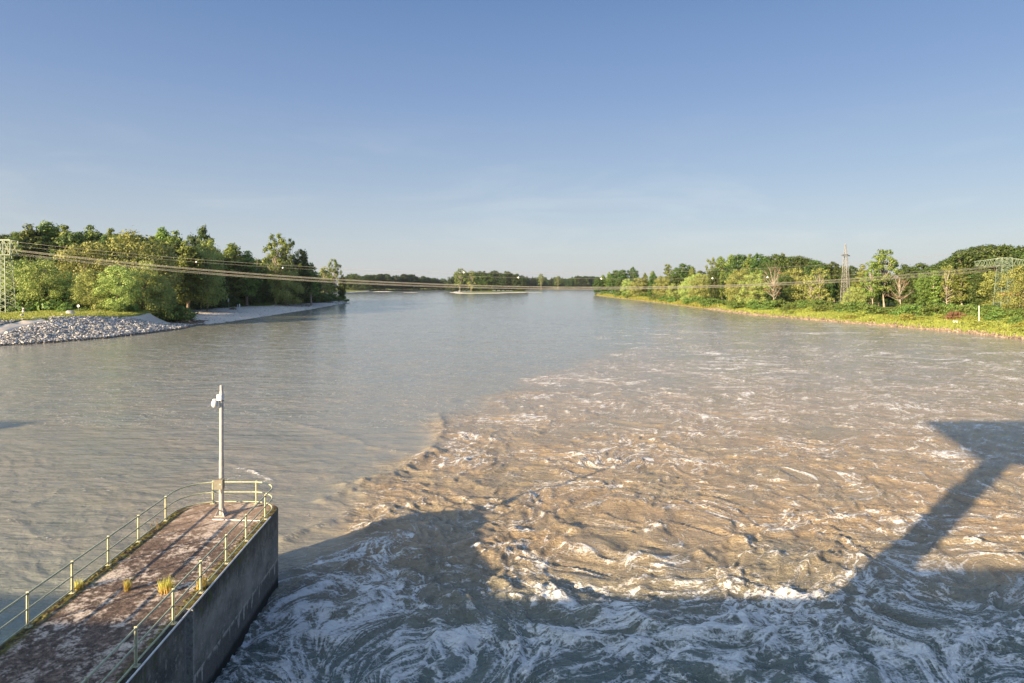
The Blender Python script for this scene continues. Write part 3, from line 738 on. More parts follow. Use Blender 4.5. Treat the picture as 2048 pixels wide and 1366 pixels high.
ptree('slender', 622, 524, 380, 'small airy tree sloping down toward the dead snags', 1.2, var=2)
ptree('yellow', 650, 532, 452, 'tan-leaved tree behind the white forked snag', .95, var=0)
ptree('oak', 669, 517, 468, 'lone umbrella-topped tree near the tip of the left bank', .55, var=0)
ptree('maple', 684, 548, 470, 'small dark tree at the very tip of the left bank', .6, var=1)
# deeper rows of the same wood: nothing tells them apart
for i in range(52):
    px = -60 + i*8.2 + rnd.uniform(-5, 5)
    sky = np.interp(px, [-60, 0, 95, 250, 350, 380, 430, 470, 520, 560, 610, 660], [475, 468, 452, 462, 468, 490, 486, 500, 525, 500, 525, 548])
    ptree(rnd.choice(['poplar', 'maple', 'maple']), px, sky+rnd.uniform(2, 16), 262+rnd.uniform(-5, 45), 'dark tree deep in the wood behind the front trees of the left bank', 1.0, 'dark trees deep in the left-bank wood')
for i in range(46):
    px = 366 + i*6.6 + rnd.uniform(-4, 4)
    d = rnd.uniform(46, 60); Y = left_depth(px, d) if px < 560 else left_depth(px, rnd.uniform(20, 26))
    sky = np.interp(px, [370, 430, 520, 560, 610, 640, 680], [520, 512, 528, 525, 530, 548, 563])
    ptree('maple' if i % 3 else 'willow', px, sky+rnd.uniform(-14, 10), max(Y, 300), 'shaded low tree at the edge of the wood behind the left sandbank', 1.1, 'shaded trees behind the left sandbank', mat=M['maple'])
for i in range(46):
    px = -20 + i*8.4 + rnd.uniform(-5, 5)
    Y = np.interp(px, [-20, 350], [200, 216]) + rnd.uniform(-4, 8)
    x = at(px, Y); tree('maple' if i % 2 else 'bush', x, Y, rnd.uniform(4.5, 9), 'dark understorey shrub below the left-bank willows', 'shrub', 'understorey shrubs below the left-bank willows', wide=1.3, name='shrub')
for i in range(56):
    px = 355 + i*5.7 + rnd.uniform(-3, 3)
    x0 = left_depth(px, np.interp(px, [355, 560, 620, 690], [43, 38, 16, 8]))
    Y = x0 + rnd.uniform(0, 8); x = at(px, Y)
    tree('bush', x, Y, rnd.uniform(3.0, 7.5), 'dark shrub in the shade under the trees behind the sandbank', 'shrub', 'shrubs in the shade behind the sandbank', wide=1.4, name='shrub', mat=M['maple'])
for px, Y, h, w, lab in ((128, 190, 3.2, .7, 'bright yellow-green shrub left of the round sign'), (240, 192, 3.6, .8, 'light green shrub at the top of the sandy cliff'),
        (262, 196, 3.0, .9, 'low bright shrub right above the sandy cliff'), (362, 285, 4.5, 1.0, 'light green shrub at the inner corner of the sandbank'),
        (642, 425, 6.0, 1.1, 'round dark green bush in front of the white forked snag'), (664, 455, 5.5, 1.2, 'wide low bush at the tip of the left bank'),
        (682, 470, 5.2, 1.3, 'last bush overhanging the water at the left-bank tip'), (600, 410, 4.5, 1.3, 'green shrub on the grass right of the tall trees'),
        (616, 420, 8.5, .3, 'narrow column-shaped bright shrub on the left bank')):
    x = at(px, Y); tree('bush', x, Y, h, lab, 'shrub', wide=w, name='shrub')

# right bank, named individuals
def rt(kind, px, top, d, label, wide=1.0, **kw): return ptree(kind, px, top, right_depth(px, d), label, wide, **kw)
rt('oak', 1768, 498, 66, 'big open oak with bare pale limbs, tallest tree right of the grey pylon', 1.0, var=0)
rt('oak', 1745, 520, 60, 'left half of the open oak group beside the grey pylon', .8, var=1)
rt('yellow', 1640, 533, 36, 'bright yellow tree left of the grey pylon', 1.0, var=0)
rt('yellow', 1622, 548, 33, 'smaller yellow tree at the left foot of the bright yellow one', .8, var=1)
rt('willow', 1707, 572, 28, 'small round olive willow in front of the grey pylon', .85, var=1)
rt('bare', 1548, 533, 16, 'withered brown tree with bare forked stem above the right shore', 1.1, var=0)
rt('bare', 1800, 552, 46, 'leafless spreading tree right of the big oak', 1.3, var=1)
rt('willow', 1480, 536, 14, 'wide silvery willow left of the withered tree', 1.15, var=0)
rt('willow', 1505, 545, 12, 'olive willow touching the withered tree', .9, var=3)
rt('willow', 1400, 548, 10, 'silver willow on the right shore below the dark dome', .9, var=2)
rt('maple', 1428, 541, 12, 'round dark green tree between two silver willows', .55, var=0)
rt('willow', 1380, 552, 10, 'small willow on the right shore left of the silver one', .8, var=1)
rt('willow', 1325, 550, 8, 'yellowish willow low on the right shore', .9, var=0)
rt('willow', 1345, 566, 6, 'shore willow with pale twigs reaching the water', 1.0, var=3)
rt('willow', 1255, 556, 8, 'grey willow near the far end of the right shore', 1.0, var=2)
rt('willow', 1278, 554, 8, 'green-grey willow beside the grey one at the far right shore', 1.0, var=1)
rt('maple', 1265, 533, 34, 'dark dome-topped tree above the far right shore', .8, var=1)
rt('maple', 1365, 526, 40, 'wide dark dome of leaves behind the silver willow', 1.1, var=2)
rt('slender', 1336, 528, 34, 'spiky dark tree left of the wide dome', 1.5, var=0)
rt('oak', 1424, 514, 40, 'small-crowned spiky tree standing free above the right wood', .55, var=1)
rt('maple', 1845, 545, 62, 'fresh green tree with tiered branches right of the leafless tree', .7, var=3, mat=M['shrub'])
rt('slender', 1870, 540, 66, 'light green tree on thin pale stems', 1.3, var=1)
rt('yellow', 1895, 530, 70, 'russet-tinted tall tree left of the right green pylon', .9, var=2)
rt('slender', 1922, 532, 70, 'forked pale-stemmed tree just left of the right green pylon', 1.4, var=2)
rt('willow', 2046, 527, 34, 'large olive willow at the right edge in front of the pylon', .75, var=0, mat=M['yellow'])
rt('slender', 1725, 528, 75, 'russet thin-stemmed tree right behind the grey pylon', 1.3, var=0, mat=M['yellow'])
for i, (px, top) in enumerate([(1195, 553), (1206, 549), (1218, 543), (1232, 540), (1245, 539), (1290, 545), (1305, 541), (1385, 532), (1400, 540),
        (1442, 512), (1462, 508), (1480, 508), (1500, 507), (1518, 506), (1535, 511), (1552, 507), (1566, 505), (1580, 512), (1598, 511), (1614, 515),
        (1632, 520), (1652, 527), (1668, 522), (1685, 530), (1705, 530), (1812, 527), (1826, 532), (1842, 525), (1858, 534), (1874, 527), (1886, 521),
        (1900, 513), (1914, 505), (1930, 497), (1946, 492), (1962, 489), (1980, 487), (1998, 489), (2014, 488), (2030, 491), (2050, 490), (2075, 488), (2100, 492)]):
    rt(rnd.choice(['maple', 'maple', 'poplar']) if px < 1700 else 'maple', px, top, rnd.uniform(20, 35) if px < 1260 else rnd.uniform(92, 125) if px > 1640 else rnd.uniform(60, 95) if px > 1400 else rnd.uniform(30, 50), 'dark tree in the tall back row that forms the right skyline', 1.1, group='back-row trees of the right skyline', mat=M['maple'] if px > 1700 else None)
for i in range(80):
    px = 1205 + i*11.3 + rnd.uniform(-6, 6)
    sky = np.interp(px, [1200, 1265, 1360, 1450, 1560, 1700, 1800, 1900, 2000, 2100], [556, 552, 548, 538, 535, 548, 552, 545, 540, 540])
    k = rnd.choice(['maple', 'willow', 'poplar', 'maple', 'slender', 'maple'] if px > 1420 else ['maple', 'maple', 'maple', 'willow'])
    if abs(px-1548) < 22 : k = 'maple'
    rt(k, px, sky+rnd.uniform(-4, 14), np.interp(px, [1200, 1400, 1600, 1660, 2100], [8, 16, 34, 68, 74])+rnd.uniform(0, 12), 'mid-height green tree inside the right-bank wood', 1.0, group='mid-height trees of the right-bank wood')
for i in range(110):
    px = 1198 + i*8.1 + rnd.uniform(-5, 5)
    d = np.interp(px, [1200, 1400, 1480, 1560, 1700, 1850, 2100], [3, 4, 6, 10, 18, 21, 26]) + rnd.uniform(-1.5, 14)
    Y = right_depth(px, d); x = at(px, Y)
    tree('bush', x, Y, rnd.uniform(2.6, 5.2), 'green bush in the belt between the grass and the right-bank wood', 'bush', 'bushes in the belt below the right-bank wood', wide=rnd.uniform(.9, 1.5))
for i in range(64):
    px = 1460 + i*9.6 + rnd.uniform(-8, 8); d = rnd.uniform(4, 24); Y = right_depth(px, d); x = at(px, Y)
    tree('bush', x, Y, rnd.uniform(1.0, 2.6), 'low pale bush scattered in the grass of the right bank', 'bush', 'low bushes in the right-bank grass', wide=rnd.uniform(1.1, 1.8), mat=M['grassy'])
for px, d, h, lab, mt in ((1890, 25, 5.5, 'big bright green bush behind the reddish one', 'shrub'), (1868, 24, 4.2, 'bright bush left of the reddish one', 'shrub'), (1912, 17, 3.4, 'round reddish-brown bush on the right bank', 'brown'),
        (2035, 18, 3.0, 'leafy green bush right of the pale concrete block', 'shrub'), (1490, 9, 3.6, 'silvery bush on the right shore below the willows', 'willow')):
    Y = right_depth(px, d); tree('bush', at(px, Y), Y, h, lab, 'bush', wide=.95, mat=M[mt])

# far woods, each tree its own
def far_y(px, extra=0):
    ys = np.arange(900, 2000, 2.0); k = np.argmax(ys > farY((px-CX)/F*ys)); return float(ys[k]) + extra
for i in range(150):
    if i < 62: px = 690 + (i % 31)*7.2; Y = far_y(px, 6 + (i//31)*26); top = np.interp(px, [690, 705, 730, 770, 790, 810, 850, 900], [551, 545, 549, 545, 550, 547, 552, 557]); gr = ('far tree on the wooded shore beyond the bay at the left', 'far trees beyond the left bay')
    elif i < 96: px = 906 + ((i-62) % 17)*8.6; Y = 1085 + ((i-62)//17)*22; top = np.interp(px, [905, 925, 960, 990, 1030, 1050], [549, 544, 540, 540, 544, 553]); gr = ('dark tree in the clump on the mid-river island', 'trees on the mid-river island')
    else: px = 1040 + ((i-96) % 27)*6.4; Y = far_y(px, 6 + ((i-96)//27)*30); top = np.interp(px, [1050, 1080, 1100, 1150, 1200], [552, 554, 555, 551, 553]); gr = ('tree in the farthest wood closing the river view', 'trees of the farthest wood')
    px += rnd.uniform(-2.5, 2.5); x = at(px, Y)
    z = max(gz(x, Y), .6); h = H - (top+rnd.uniform(-2, 4)-HY)*Y/F - z
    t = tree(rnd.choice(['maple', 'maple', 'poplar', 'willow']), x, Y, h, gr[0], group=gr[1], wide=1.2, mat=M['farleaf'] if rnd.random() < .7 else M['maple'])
    t.location.z = z - 1.5
for px, top, Y, k, lab in ((920, 536, 1010, 'oak', 'tall spiky tree at the left end of the island clump'), (942, 540, 1015, 'yellow', 'tan bare-stemmed tree on the island front'),
        (1082, 547, 1700, 'oak', 'single tree standing above the far wood right of the island'), (1116, 551, 1700, 'oak', 'small far tree with round head on a bare stem')):
    x = at(px, Y); t = tree(k, x, Y, H-(top-HY)*Y/F-1, lab, wide=.9); t.location.z = max(.8, gz(x, Y))-.3

# island and sandbars
def mound(name, cx, cy, rx, ry, h, gfrac, seed):
    n, m = 60, 14; vs = []; g = []
    for i in range(m+1):
        q_ = i/m
        for k in range(n):
            a = 2*math.pi*k/n; w = 1+.12*math.sin(a*3+seed)+.07*math.sin(a*7+seed*3)
            vs.append((cx+rx*w*q_*math.cos(a), cy+ry*w*q_*math.sin(a), h*(1-q_**2.2)+.05*math.sin(k*3.1+i)-(.5 if i == m else 0))); g.append(1.0 if q_ < gfrac else 0.0)
    me = npmesh(name, np.array(vs), np.array([(i*n+k, i*n+(k+1) % n, (i+1)*n+(k+1) % n, (i+1)*n+k) for i in range(m) for k in range(n)]), True)
    a_ = me.attributes.new('grass', 'FLOAT', 'POINT'); a_.data.foreach_set('value', np.array(g, np.float32))
    tag(link(name, me, M['ground']), kind='structure')
mound('island', at(968, 990), 1020, 62, 120, 1.6, .74, 1)
mound('sandbar', at(765, 1120), 1120, 18, 14, .8, .0, 2)
mound('sandbar', at(822, 1000), 1000, 12, 5, .35, .0, 3)
mound('island', at(1000, 1080), 1085, 75, 60, 1.8, .9, 4)

# ------------------------------------------------------------------ stones
def icos():
    p = (1+5**.5)/2
    v = np.array([(-1,p,0),(1,p,0),(-1,-p,0),(1,-p,0),(0,-1,p),(0,1,p),(0,-1,-p),(0,1,-p),(p,0,-1),(p,0,1),(-p,0,-1),(-p,0,1)], float); v /= np.linalg.norm(v[0])
    f = np.array([(0,11,5),(0,5,1),(0,1,7),(0,7,10),(0,10,11),(1,5,9),(5,11,4),(11,10,2),(10,7,6),(7,1,8),(3,9,4),(3,4,2),(3,2,6),(3,6,8),(3,8,9),(4,9,5),(2,4,11),(6,2,10),(8,6,7),(9,8,1)])
    return v, f
IV, IF = icos()
def stones(name, pts, smin, smax, mat, seed):
    r = np.random.RandomState(seed); n = len(pts)
    s = smin + (smax-smin)*r.rand(n, 1, 1)**2.2
    v = IV[None]*(1+.22*r.randn(n, 12, 1)*.8)*s*np.stack([.8+.7*r.rand(n), .8+.7*r.rand(n), .5+.4*r.rand(n)], -1)[:, None, :]
    ang = r.randn(n, 3)*.6; ang[:, 2] = r.rand(n)*6.28
    c, s_ = np.cos(ang), np.sin(ang)
    for ax, (i, j) in enumerate(((1, 2), (0, 2), (0, 1))):
        a, b = v[..., i].copy(), v[..., j].copy()
        v[..., i] = a*c[:, ax, None]-b*s_[:, ax, None]; v[..., j] = a*s_[:, ax, None]+b*c[:, ax, None]
    v = v + pts[:, None, :]
    f = IF[None]+(np.arange(n)*12)[:, None, None]
    return link(name, npmesh(name, v.reshape(-1, 3), f.reshape(-1, 3)), mat)
# ramp track up the riprap
rampc = [hit(*p) for p in ((-60, 684), (-30, 672), (0, 661), (22, 654), (45, 648), (66, 643.5), (86, 640))]
n = 30000
yy = rs.uniform(128, 206, n); dd = rs.uniform(-.6, 22, n)
keep = dd < np.interp(yy, [128, 165, 180, 206], [21.5, 18.5, 13.5, 5])
keep &= rs.rand(n) < np.interp(yy, [128, 175, 195, 206], [1, .95, .4, .15])
yy, dd = yy[keep], dd[keep]; xx = xL(yy)-dd
dist = np.min([np.hypot(xx-p.x, (yy-p.y)*.8) for a, b in zip(rampc[:-1], rampc[1:]) for p in (a.lerp(b, t) for t in (0, .25, .5, .75))], axis=0)
kk = dist > 1.9; kk &= dd > .5; xx, yy = xx[kk], yy[kk]
M['rip'] = leaf_mat('riprap_blocks', (.12, .12, .115), (.62, .60, .565), 0.0)
tag(stones('riprap', np.stack([xx, yy, ground_h(xx, yy)+.12], -1), .14, .40, M['rip'], 2), 'grey broken-rock riprap covering the slope of the left bank', 'rocks', kind='stuff')
n = 2600; yy = rs.uniform(128, 214, n); dd = rs.uniform(-.5, .9, n); xx = xL(yy)-dd
M['wet'] = leaf_mat('wet_stones', (.05, .045, .038), (.16, .14, .11), 0.0)
tag(stones('shore_stones', np.stack([xx, yy, ground_h(xx, yy)+.05], -1), .14, .34, M['wet'], 8), 'dark wet stones along the waterline below the riprap', 'rocks', kind='stuff')
n = 1500; yy = rs.uniform(430, 500, n); dd = rs.uniform(-.5, 9, n); xx = xL(yy)-dd
tag(stones('riprap', np.stack([xx, yy, ground_h(xx, yy)+.1], -1), .3, .9, M['rip'], 3), 'grey rocks armouring the tip of the left bank', 'rocks', kind='stuff')
n = 2600; yy = 150+200*rs.rand(n)**1.3; dd = rs.rand(n)**1.5*5; xx = xR(yy)+dd
M['rip2'] = leaf_mat('brown_shore_stones', (.10, .075, .05), (.36, .29, .20), 0.0)
tag(stones('shore_stones', np.stack([xx, yy, ground_h(xx, yy)+.05], -1), .15, .42, M['rip2'], 4), 'brown and buff stones along the waterline of the right bank', 'rocks', kind='stuff')
n = 2600; yy = rs.uniform(215, 420, n); dd = rs.rand(n)*40; xx = xL(yy)-dd
tag(stones('gravel', np.stack([xx, yy, ground_h(xx, yy)], -1), .08, .26, M['rip'], 5), 'scattered pale gravel on the left sandbank', 'gravel', kind='stuff')
# track surface
v = []; f = []
dense = [a.lerp(b, t) for a, b in zip(rampc[:-1], rampc[1:]) for t in (0, .2, .4, .6, .8)]+[rampc[-1]]
for i, p in enumerate(dense):
    for k in range(7):
        w = (k-3)/3*1.9; d_ = (dense[min(i+1, len(dense)-1)]-dense[max(i-1, 0)]); d_.z = 0; d_.normalize(); nn = Vector((d_.y, -d_.x, 0))
        q_ = p+nn*w; v.append((q_.x, q_.y, gz(q_.x, q_.y)+.10-(.35 if abs(k-3) == 3 else 0)))
f = [(i*7+k, i*7+k+1, (i+1)*7+k+1, (i+1)*7+k) for i in range(len(dense)-1) for k in range(6)]
M['track'] = speckle_mat('gravel_track', (.58, .50, .40), (.70, .62, .51), 1.5, .95, .4, .05)
tag(link('gravel_path', npmesh('gravel_path', np.array(v), np.array(f), True), M['track']), kind='structure')
# single boulders
def boulder(px, py, s, label, flat=.6):
    p = hit(px, py)
    o = stones('boulder', np.array([[0, 0, 0.]]), s, s, M['boulder'], int(px*7) % 9999); o.location = p+Vector((0, 0, s*.25)); o.scale.z = flat/.6
    sb = o.modifiers.new('sub', 'SUBSURF'); sb.levels = sb.render_levels = 2; sb.subdivision_type = 'CATMULL_CLARK'
    tag(o, label, 'boulder')
boulder(142, 629, 1.1, 'largest pale boulder on the grass left of the round sign'); boulder(43, 634, .7, 'rounded boulder at the grass edge near the pylon foot')
boulder(126, 631, .6, 'tan boulder just left of the largest pale one'); boulder(172, 626, .6, 'flat boulder right of the round sign'); boulder(199, 624, .5, 'small boulder near the top of the sandy cliff')
boulder(97, 638, .45, 'small dark boulder at the upper end of the gravel ramp')

# ------------------------------------------------------------------ grass belts
def grass_belt(name, xs, ys, h0, h1, label, mat, seed, w=.05):
    r = np.random.RandomState(seed); n = len(xs)
    z = ground_h(xs, ys); V = []
    for j in range(4):
        bx_ = xs+r.randn(n)*.25; by_ = ys+r.randn(n)*.25; h = h0+(h1-h0)*r.rand(n); lx, ly = h*.4*r.randn(n), h*.4*r.randn(n)
        a = r.rand(n)*3.14; dx, dy = np.cos(a)*w, np.sin(a)*w
        V.append(np.stack([np.stack([bx_-dx, by_-dy, z-.05], -1), np.stack([bx_+dx, by_+dy, z-.05], -1), np.stack([bx_+lx+dx*.4, by_+ly+dy*.4, z+h], -1), np.stack([bx_+lx-dx*.4, by_+ly-dy*.4, z+h], -1)], 1))
    V = np.concatenate(V).reshape(-1, 3); k = np.arange(len(V)//4)[:, None]*4
    tag(link(name, npmesh(name, V, k+np.array([[0, 1, 2, 3]])), mat), label, 'grass', kind='stuff')
n = 26000; ys = 150+190*rs.rand(n)**1.1; ds = .9+rs.rand(n)**1.3*42; xs = xR(ys)+ds
ds = xs-xR(ys); kp = (rs.rand(n) < np.clip(ds/4, .3, 1)) & (noise(xs*.12, ys*.12, 77) > -.22-.3*rs.rand(n)); grass_belt('grass', xs[kp], ys[kp], .25, 1.0, 'sunlit yellow-green grass and reeds along the right bank', M['grassy'], 1, .07)
n = 12000; ys = rs.uniform(130, 208, n); ds = np.interp(ys, [130, 165, 181, 200, 208], [20, 18, 14, 13.5, 16])+rs.rand(n)**1.5*30-.8; xs = xL(ys)-ds
grass_belt('grass', xs, ys, .15, .6, 'sunlit green grass on top of the left bank', M['grassy'], 2, .06)
n = 7000; ys = rs.uniform(230, 480, n); ds = np.interp(ys, [230, 330, 420, 480], [42, 40, 14, 8])+rs.rand(n)*16; xs = xL(ys)-ds
grass_belt('grass', xs, ys, .3, 1.2, 'green grass fringe behind the left sandbank', M['shrub'], 3, .10)
n = 6000; ys = rs.uniform(340, 780, n); ds = .5+rs.rand(n)*7; xs = xR(ys)+ds
grass_belt('grass', xs, ys, .4, 1.5, 'bright grass ribbon along the distant right shore', M['grassy'], 4, .14)

# ------------------------------------------------------------------ driftwood and snags
def snag(name, px, py, pts, rad, mat, label, cat='dead tree'):
    p = hit(px, py); q = MB()
    for pl, r0 in zip(pts, rad): q.tube([Vector(v) for v in pl], [r0*(1-.75*i/(len(pl)-1)) for i in range(len(pl))], 7)
    tag(q.build(name, mat, loc=p), label, cat)
snag('leaning_trunk', 506, 606, [[(0, 0, -.3), (.9, 0, 8), (2.0, 0, 17), (2.5, 0, 23), (2.6, 0, 26)], [(2.0, 0, 17), (1.4, 0, 19)], [(2.3, 0, 20), (3.2, 0, 21.5)]], [.28, .1, .1], M['palebark'], 'tall bare leaning trunk in front of the dark wood, left bank')
snag('forked_snag', 646, 581, [[(0, 0, -.5), (3, 0, 6), (4.5, 0, 11), (5.0, 0, 17)], [(3.2, 0, 6.4), (7, 0, 10), (9, 0, 13)], [(4.4, 0, 10), (3.2, 0, 14)]], [.42, .25, .2], M['palebark'], 'white forked dead snag beside the umbrella-topped tree')
snag('broken_stump', 676, 588, [[(0, 0, -.3), (.3, 0, 4), (1, 0, 7)], [(0, 0, 0), (1.6, 0, 4), (1.8, 0, 6)]], [.7, .45], M['palebark'], 'broken orange-brown stump at the left-bank tip')
snag('bare_trunk', 352, 605, [[(0, 0, -.3), (.2, 0, 9), (.1, 0, 18)]], [.25], M['palebark'], 'thin grey trunk standing at the inner end of the left wood')
snag('pale_trunk', 2030, 634, [[(0, 0, -.3), (.2, 0, 3), (-.8, 0, 6), (-.9, 0, 9.5)], [(.1, 0, 2.2), (2.2, 0, 4.5), (4, 0, 5.5)]], [.35, .22], M['palebark'], 'pale curved trunk at the foot of the right-edge willow')
snag('pale_trunk', 1975, 606, [[(0, 0, -.3), (.6, 0, 4), (1.2, 0, 9)], [(.7, 0, 4), (1.5, 0, 2), (1.7, 0, -.2)]], [.9, .5], M['palebark'], 'thick pale forked trunk in the dark gap left of the right green pylon')
def debris(px, py, n, spread, ln, label, seed, slope=0):
    r = random.Random(seed); p = hit(px, py); q = MB()
    for i in range(n):
        a = r.uniform(0, math.pi); t_ = r.uniform(-1, 1); c = Vector((t_*spread*.5, r.uniform(-1, 1)*spread, 0)); c.z = gz(p.x+c.x, p.y+c.y)-p.z+r.uniform(.05, .7)
        d = Vector((math.cos(a), math.sin(a)*.8, r.uniform(-.3, .5)))*r.uniform(.4, 1)*ln
        q.tube([c-d, c+Vector((0, 0, r.uniform(-.1, .3))), c+d], [r.uniform(.05, .16), .1, .03], 5)
    tag(q.build('driftwood_pile', M['drift'], loc=p), label, 'driftwood')
debris(358, 640, 90, 4.5, 2.0, 'dark tangle of roots and driftwood sliding down at the end of the sandy cliff', 1)
debris(385, 646, 60, 5.0, 2.2, 'flat driftwood heap on the waterline below the root tangle', 2)
debris(369, 617, 34, 2.4, 1.6, 'grey driftwood heap at the upper corner of the sandbank', 3)
debris(466, 619, 30, 1.6, 1.3, 'brown root stump lying on the sandbank near the white board', 4)
debris(610, 612, 26, 6, 1.2, 'scattered driftwood on the far part of the sandbank', 5)

# ------------------------------------------------------------------ small posts and signs
def post(name, px, py, h, r, label, cat='post', mat='white', extra=None):
    p = hit(px, py); q = MB(); q.tube([(0, 0, -.3), (0, 0, h)], r, 8)
    if extra is None:
        q.tube([(0, 0, h), (0, 0, h+.06)], [r*1.25, r*.6], 8); tag(q.build(name, M[mat], loc=p), label, cat)
    else:
        t = empty(name, p); tag(t, label, cat); q.build('pole', M[mat], t)
        for nm, mb, mt in extra: mb.build(nm, M[mt], t)
def pt_h(px, py, top): p = hit(px, py); return (py-top)/F*p.y
post('white_pole', 62, 624, pt_h(62, 624, 600), .12, 'taller of two thin white poles right of the left pylon')
b1 = MB(); b1.tube([(0, 0, .7), (0, 0, 1.25)], [.35, .75], 16); 
post('white_pole', 72, 622, pt_h(72, 622, 602), .11, 'thin white pole standing over a pale round basin', extra=[('basin', b1, 'concrete')])
b1 = MB(); b1.ball((0, 0, 1.35), .33, 12, .8); b1.tube([(0, 0, .35), (0, 0, .8)], .34, 12); b2 = MB(); b2.tube([(0, 0, .8), (0, 0, 1.1)], .30, 12)
post('marker_post', 47, 627, 1.0, .25, 'short red and white marker post near the pylon foot', extra=[('cap', b1, 'white'), ('band', b2, 'red')])
b1 = MB(); b1.tube([(0, -.06, 2.1), (0, -.12, 2.1)], .38, 18)
post('round_sign', 157, 626, 1.8, .06, 'small round white sign on a thin post above the riprap', 'sign', 'greysteel', [('sign_face', b1, 'white')])
p_ = hit(457, 616); b1 = MB(); hh_ = (616-597)/F*p_.y; b1.box(-.35, .35, -.12, -.06, hh_-1.6, hh_)
post('board_post', 457, 616, hh_, .12, 'white board on a tall post at the back of the sandbank', 'sign', 'greysteel', [('board', b1, 'white')])
post('white_peg', 479, 616, pt_h(479, 616, 608), .30, 'short thick white peg on the sandbank edge')
post('white_peg', 475, 615, pt_h(475, 615, 609), .14, 'thinner short peg left of the thick white one')
post('water_gauge_pole', 1958, 649, pt_h(1958, 649, 612), .10, 'tall white pole standing in the grass near the right shore', 'pole')
def block(name, px, py, w, h, d, mat, label, cat):
    p = hit(px, py); q = MB(); q.box(-w/2, w/2, -d/2, d/2, -.2, h); q.box(-w/2-.05, w/2+.05, -d/2-.05, d/2+.05, h, h+.08)
    tag(bevel(q.build(name, M[mat], loc=p), .04), label, cat)
block('concrete_block', 2005, 650, 1.6, 1.05, 1.2, 'boulder', 'pale concrete block in the grass near the right edge', 'block')
block('switch_cabinet', 1993, 622, 2.9, 2.4, 1.6, 'concrete', 'buff service cabinet beside the foot of the right green pylon', 'cabinet')
block('white_stone', 1911, 646, 1.0, .55, .8, 'white', 'small white stone in front of the reddish bush', 'stone')

# ------------------------------------------------------------------ pylons
def lattice(mb, z0, w0, z1, w1, n, bar, leg):
    """four-legged lattice body with zigzag bracing"""
    def c(z, k):
        w = w0+(w1-w0)*(z-z0)/(z1-z0); return Vector(((-w, w, w, -w)[k], (-w, -w, w, w)[k], z))*1.0
    zs = [z0+(z1-z0)*(1-(1-i/n)**1.15) for i in range(n+1)]
    for k in range(4):
        mb.bar(c(z0, k), c(z1, k), leg)
    for i in range(n):
        for k in range(4):
            a, b = k, (k+1) % 4
            mb.bar(c(zs[i], a), c(zs[i+1], b), bar); mb.bar(c(zs[i], b), c(zs[i+1], a), bar)
            mb.bar(c(zs[i+1], a), c(zs[i+1], b), bar)
def truss_arm(mb, L_, z0, z1, w, bar, n=6, tip=.35):
    """box truss arm along local x to both sides: bottom chord level, top chord coming down to the tip"""
    for s in (-1, 1):
        for y_ in (-w, w):
            zt = lambda t: z1+(z0+tip-z1)*t
            mb.bar((0, y_, z0), (s*L_, y_*.25, z0), bar*1.4); mb.bar((0, y_, z1), (s*L_, y_*.25, zt(1)), bar*1.4)
            for i in range(n):
                t0, t1, tm = i/n, (i+1)/n, (i+.5)/n
                yy0, yym, yy1 = y_*(1-.75*t0), y_*(1-.75*tm), y_*(1-.75*t1)
                mb.bar((s*L_*t0, yy0, zt(t0)), (s*L_*tm, yym, z0), bar); mb.bar((s*L_*tm, yym, z0), (s*L_*t1, yy1, zt(t1)), bar)
        for i in range(1, n+1):
            t = i/n; mb.bar((s*L_*t, -w*(1-.75*t), z0), (s*L_*t, w*(1-.75*t), z0), bar)
# right green pylon
Yp = right_depth(2009, 52); xp = at(2009, Yp); zp = gz(xp, Yp); top = H-(515-HY)*Yp/F; arm0 = H-(532-HY)*Yp/F
pyR = empty('lattice_pylon', (xp, Yp, zp), R(-10)); tag(pyR, 'green lattice pylon with wide truss arms at the right edge of the wood', 'pylon')
q = MB(); lattice(q, 0, 2.5, arm0-zp, 1.6, 9, .08, .15); lattice(q, arm0-zp, 1.6, top-zp, 1.5, 2, .08, .15); q.build('tower_body', M['greensteel'], pyR)
q = MB(); truss_arm(q, 54*Yp/1280, arm0-zp, top-zp, 1.3, .085, 6, 1.6); q.build('cross_arm', M['greensteel'], pyR)
q = MB(); q.box(-2.9, 2.9, -2.6, -2.5, 7.2, 7.5); q.build('warning_band', M['red'], pyR)
# left green pylon
Yq = 194; xq = at(6, Yq); zq = gz(xq, Yq); topq = H-(480-HY)*Yq/F; armq = H-(510-HY)*Yq/F
pyL = empty('lattice_pylon', (xq, Yq, zq), R(4)); tag(pyL, 'green lattice pylon with a box-shaped arm at the left edge of the picture', 'pylon')
q = MB(); lattice(q, 0, 2.3, armq-zq, 1.5, 10, .08, .20); q.build('tower_body', M['greensteel'], pyL)
q = MB()
for z_ in (armq-zq, topq-zq):
    for (a, b) in (((-9, -1.7), (3.2, -1.7)), ((-9, 1.7), (3.2, 1.7)), ((-9, -1.7), (-9, 1.7)), ((3.2, -1.7), (3.2, 1.7))): q.bar((a[0], a[1], z_), (b[0], b[1], z_), .28)
for y_ in (-1.7, 1.7):
    for i in range(7):
        xa = -9+i*2.033; q.bar((xa, y_, armq-zq), (xa, y_, topq-zq), .18); 
        if i < 6: q.bar((xa, y_, armq-zq), (xa+2.033, y_, topq-zq), .13); q.bar((xa, y_, topq-zq), (xa+2.033, y_, armq-zq), .13)
q.build('cross_arm', M['greensteel'], pyL)
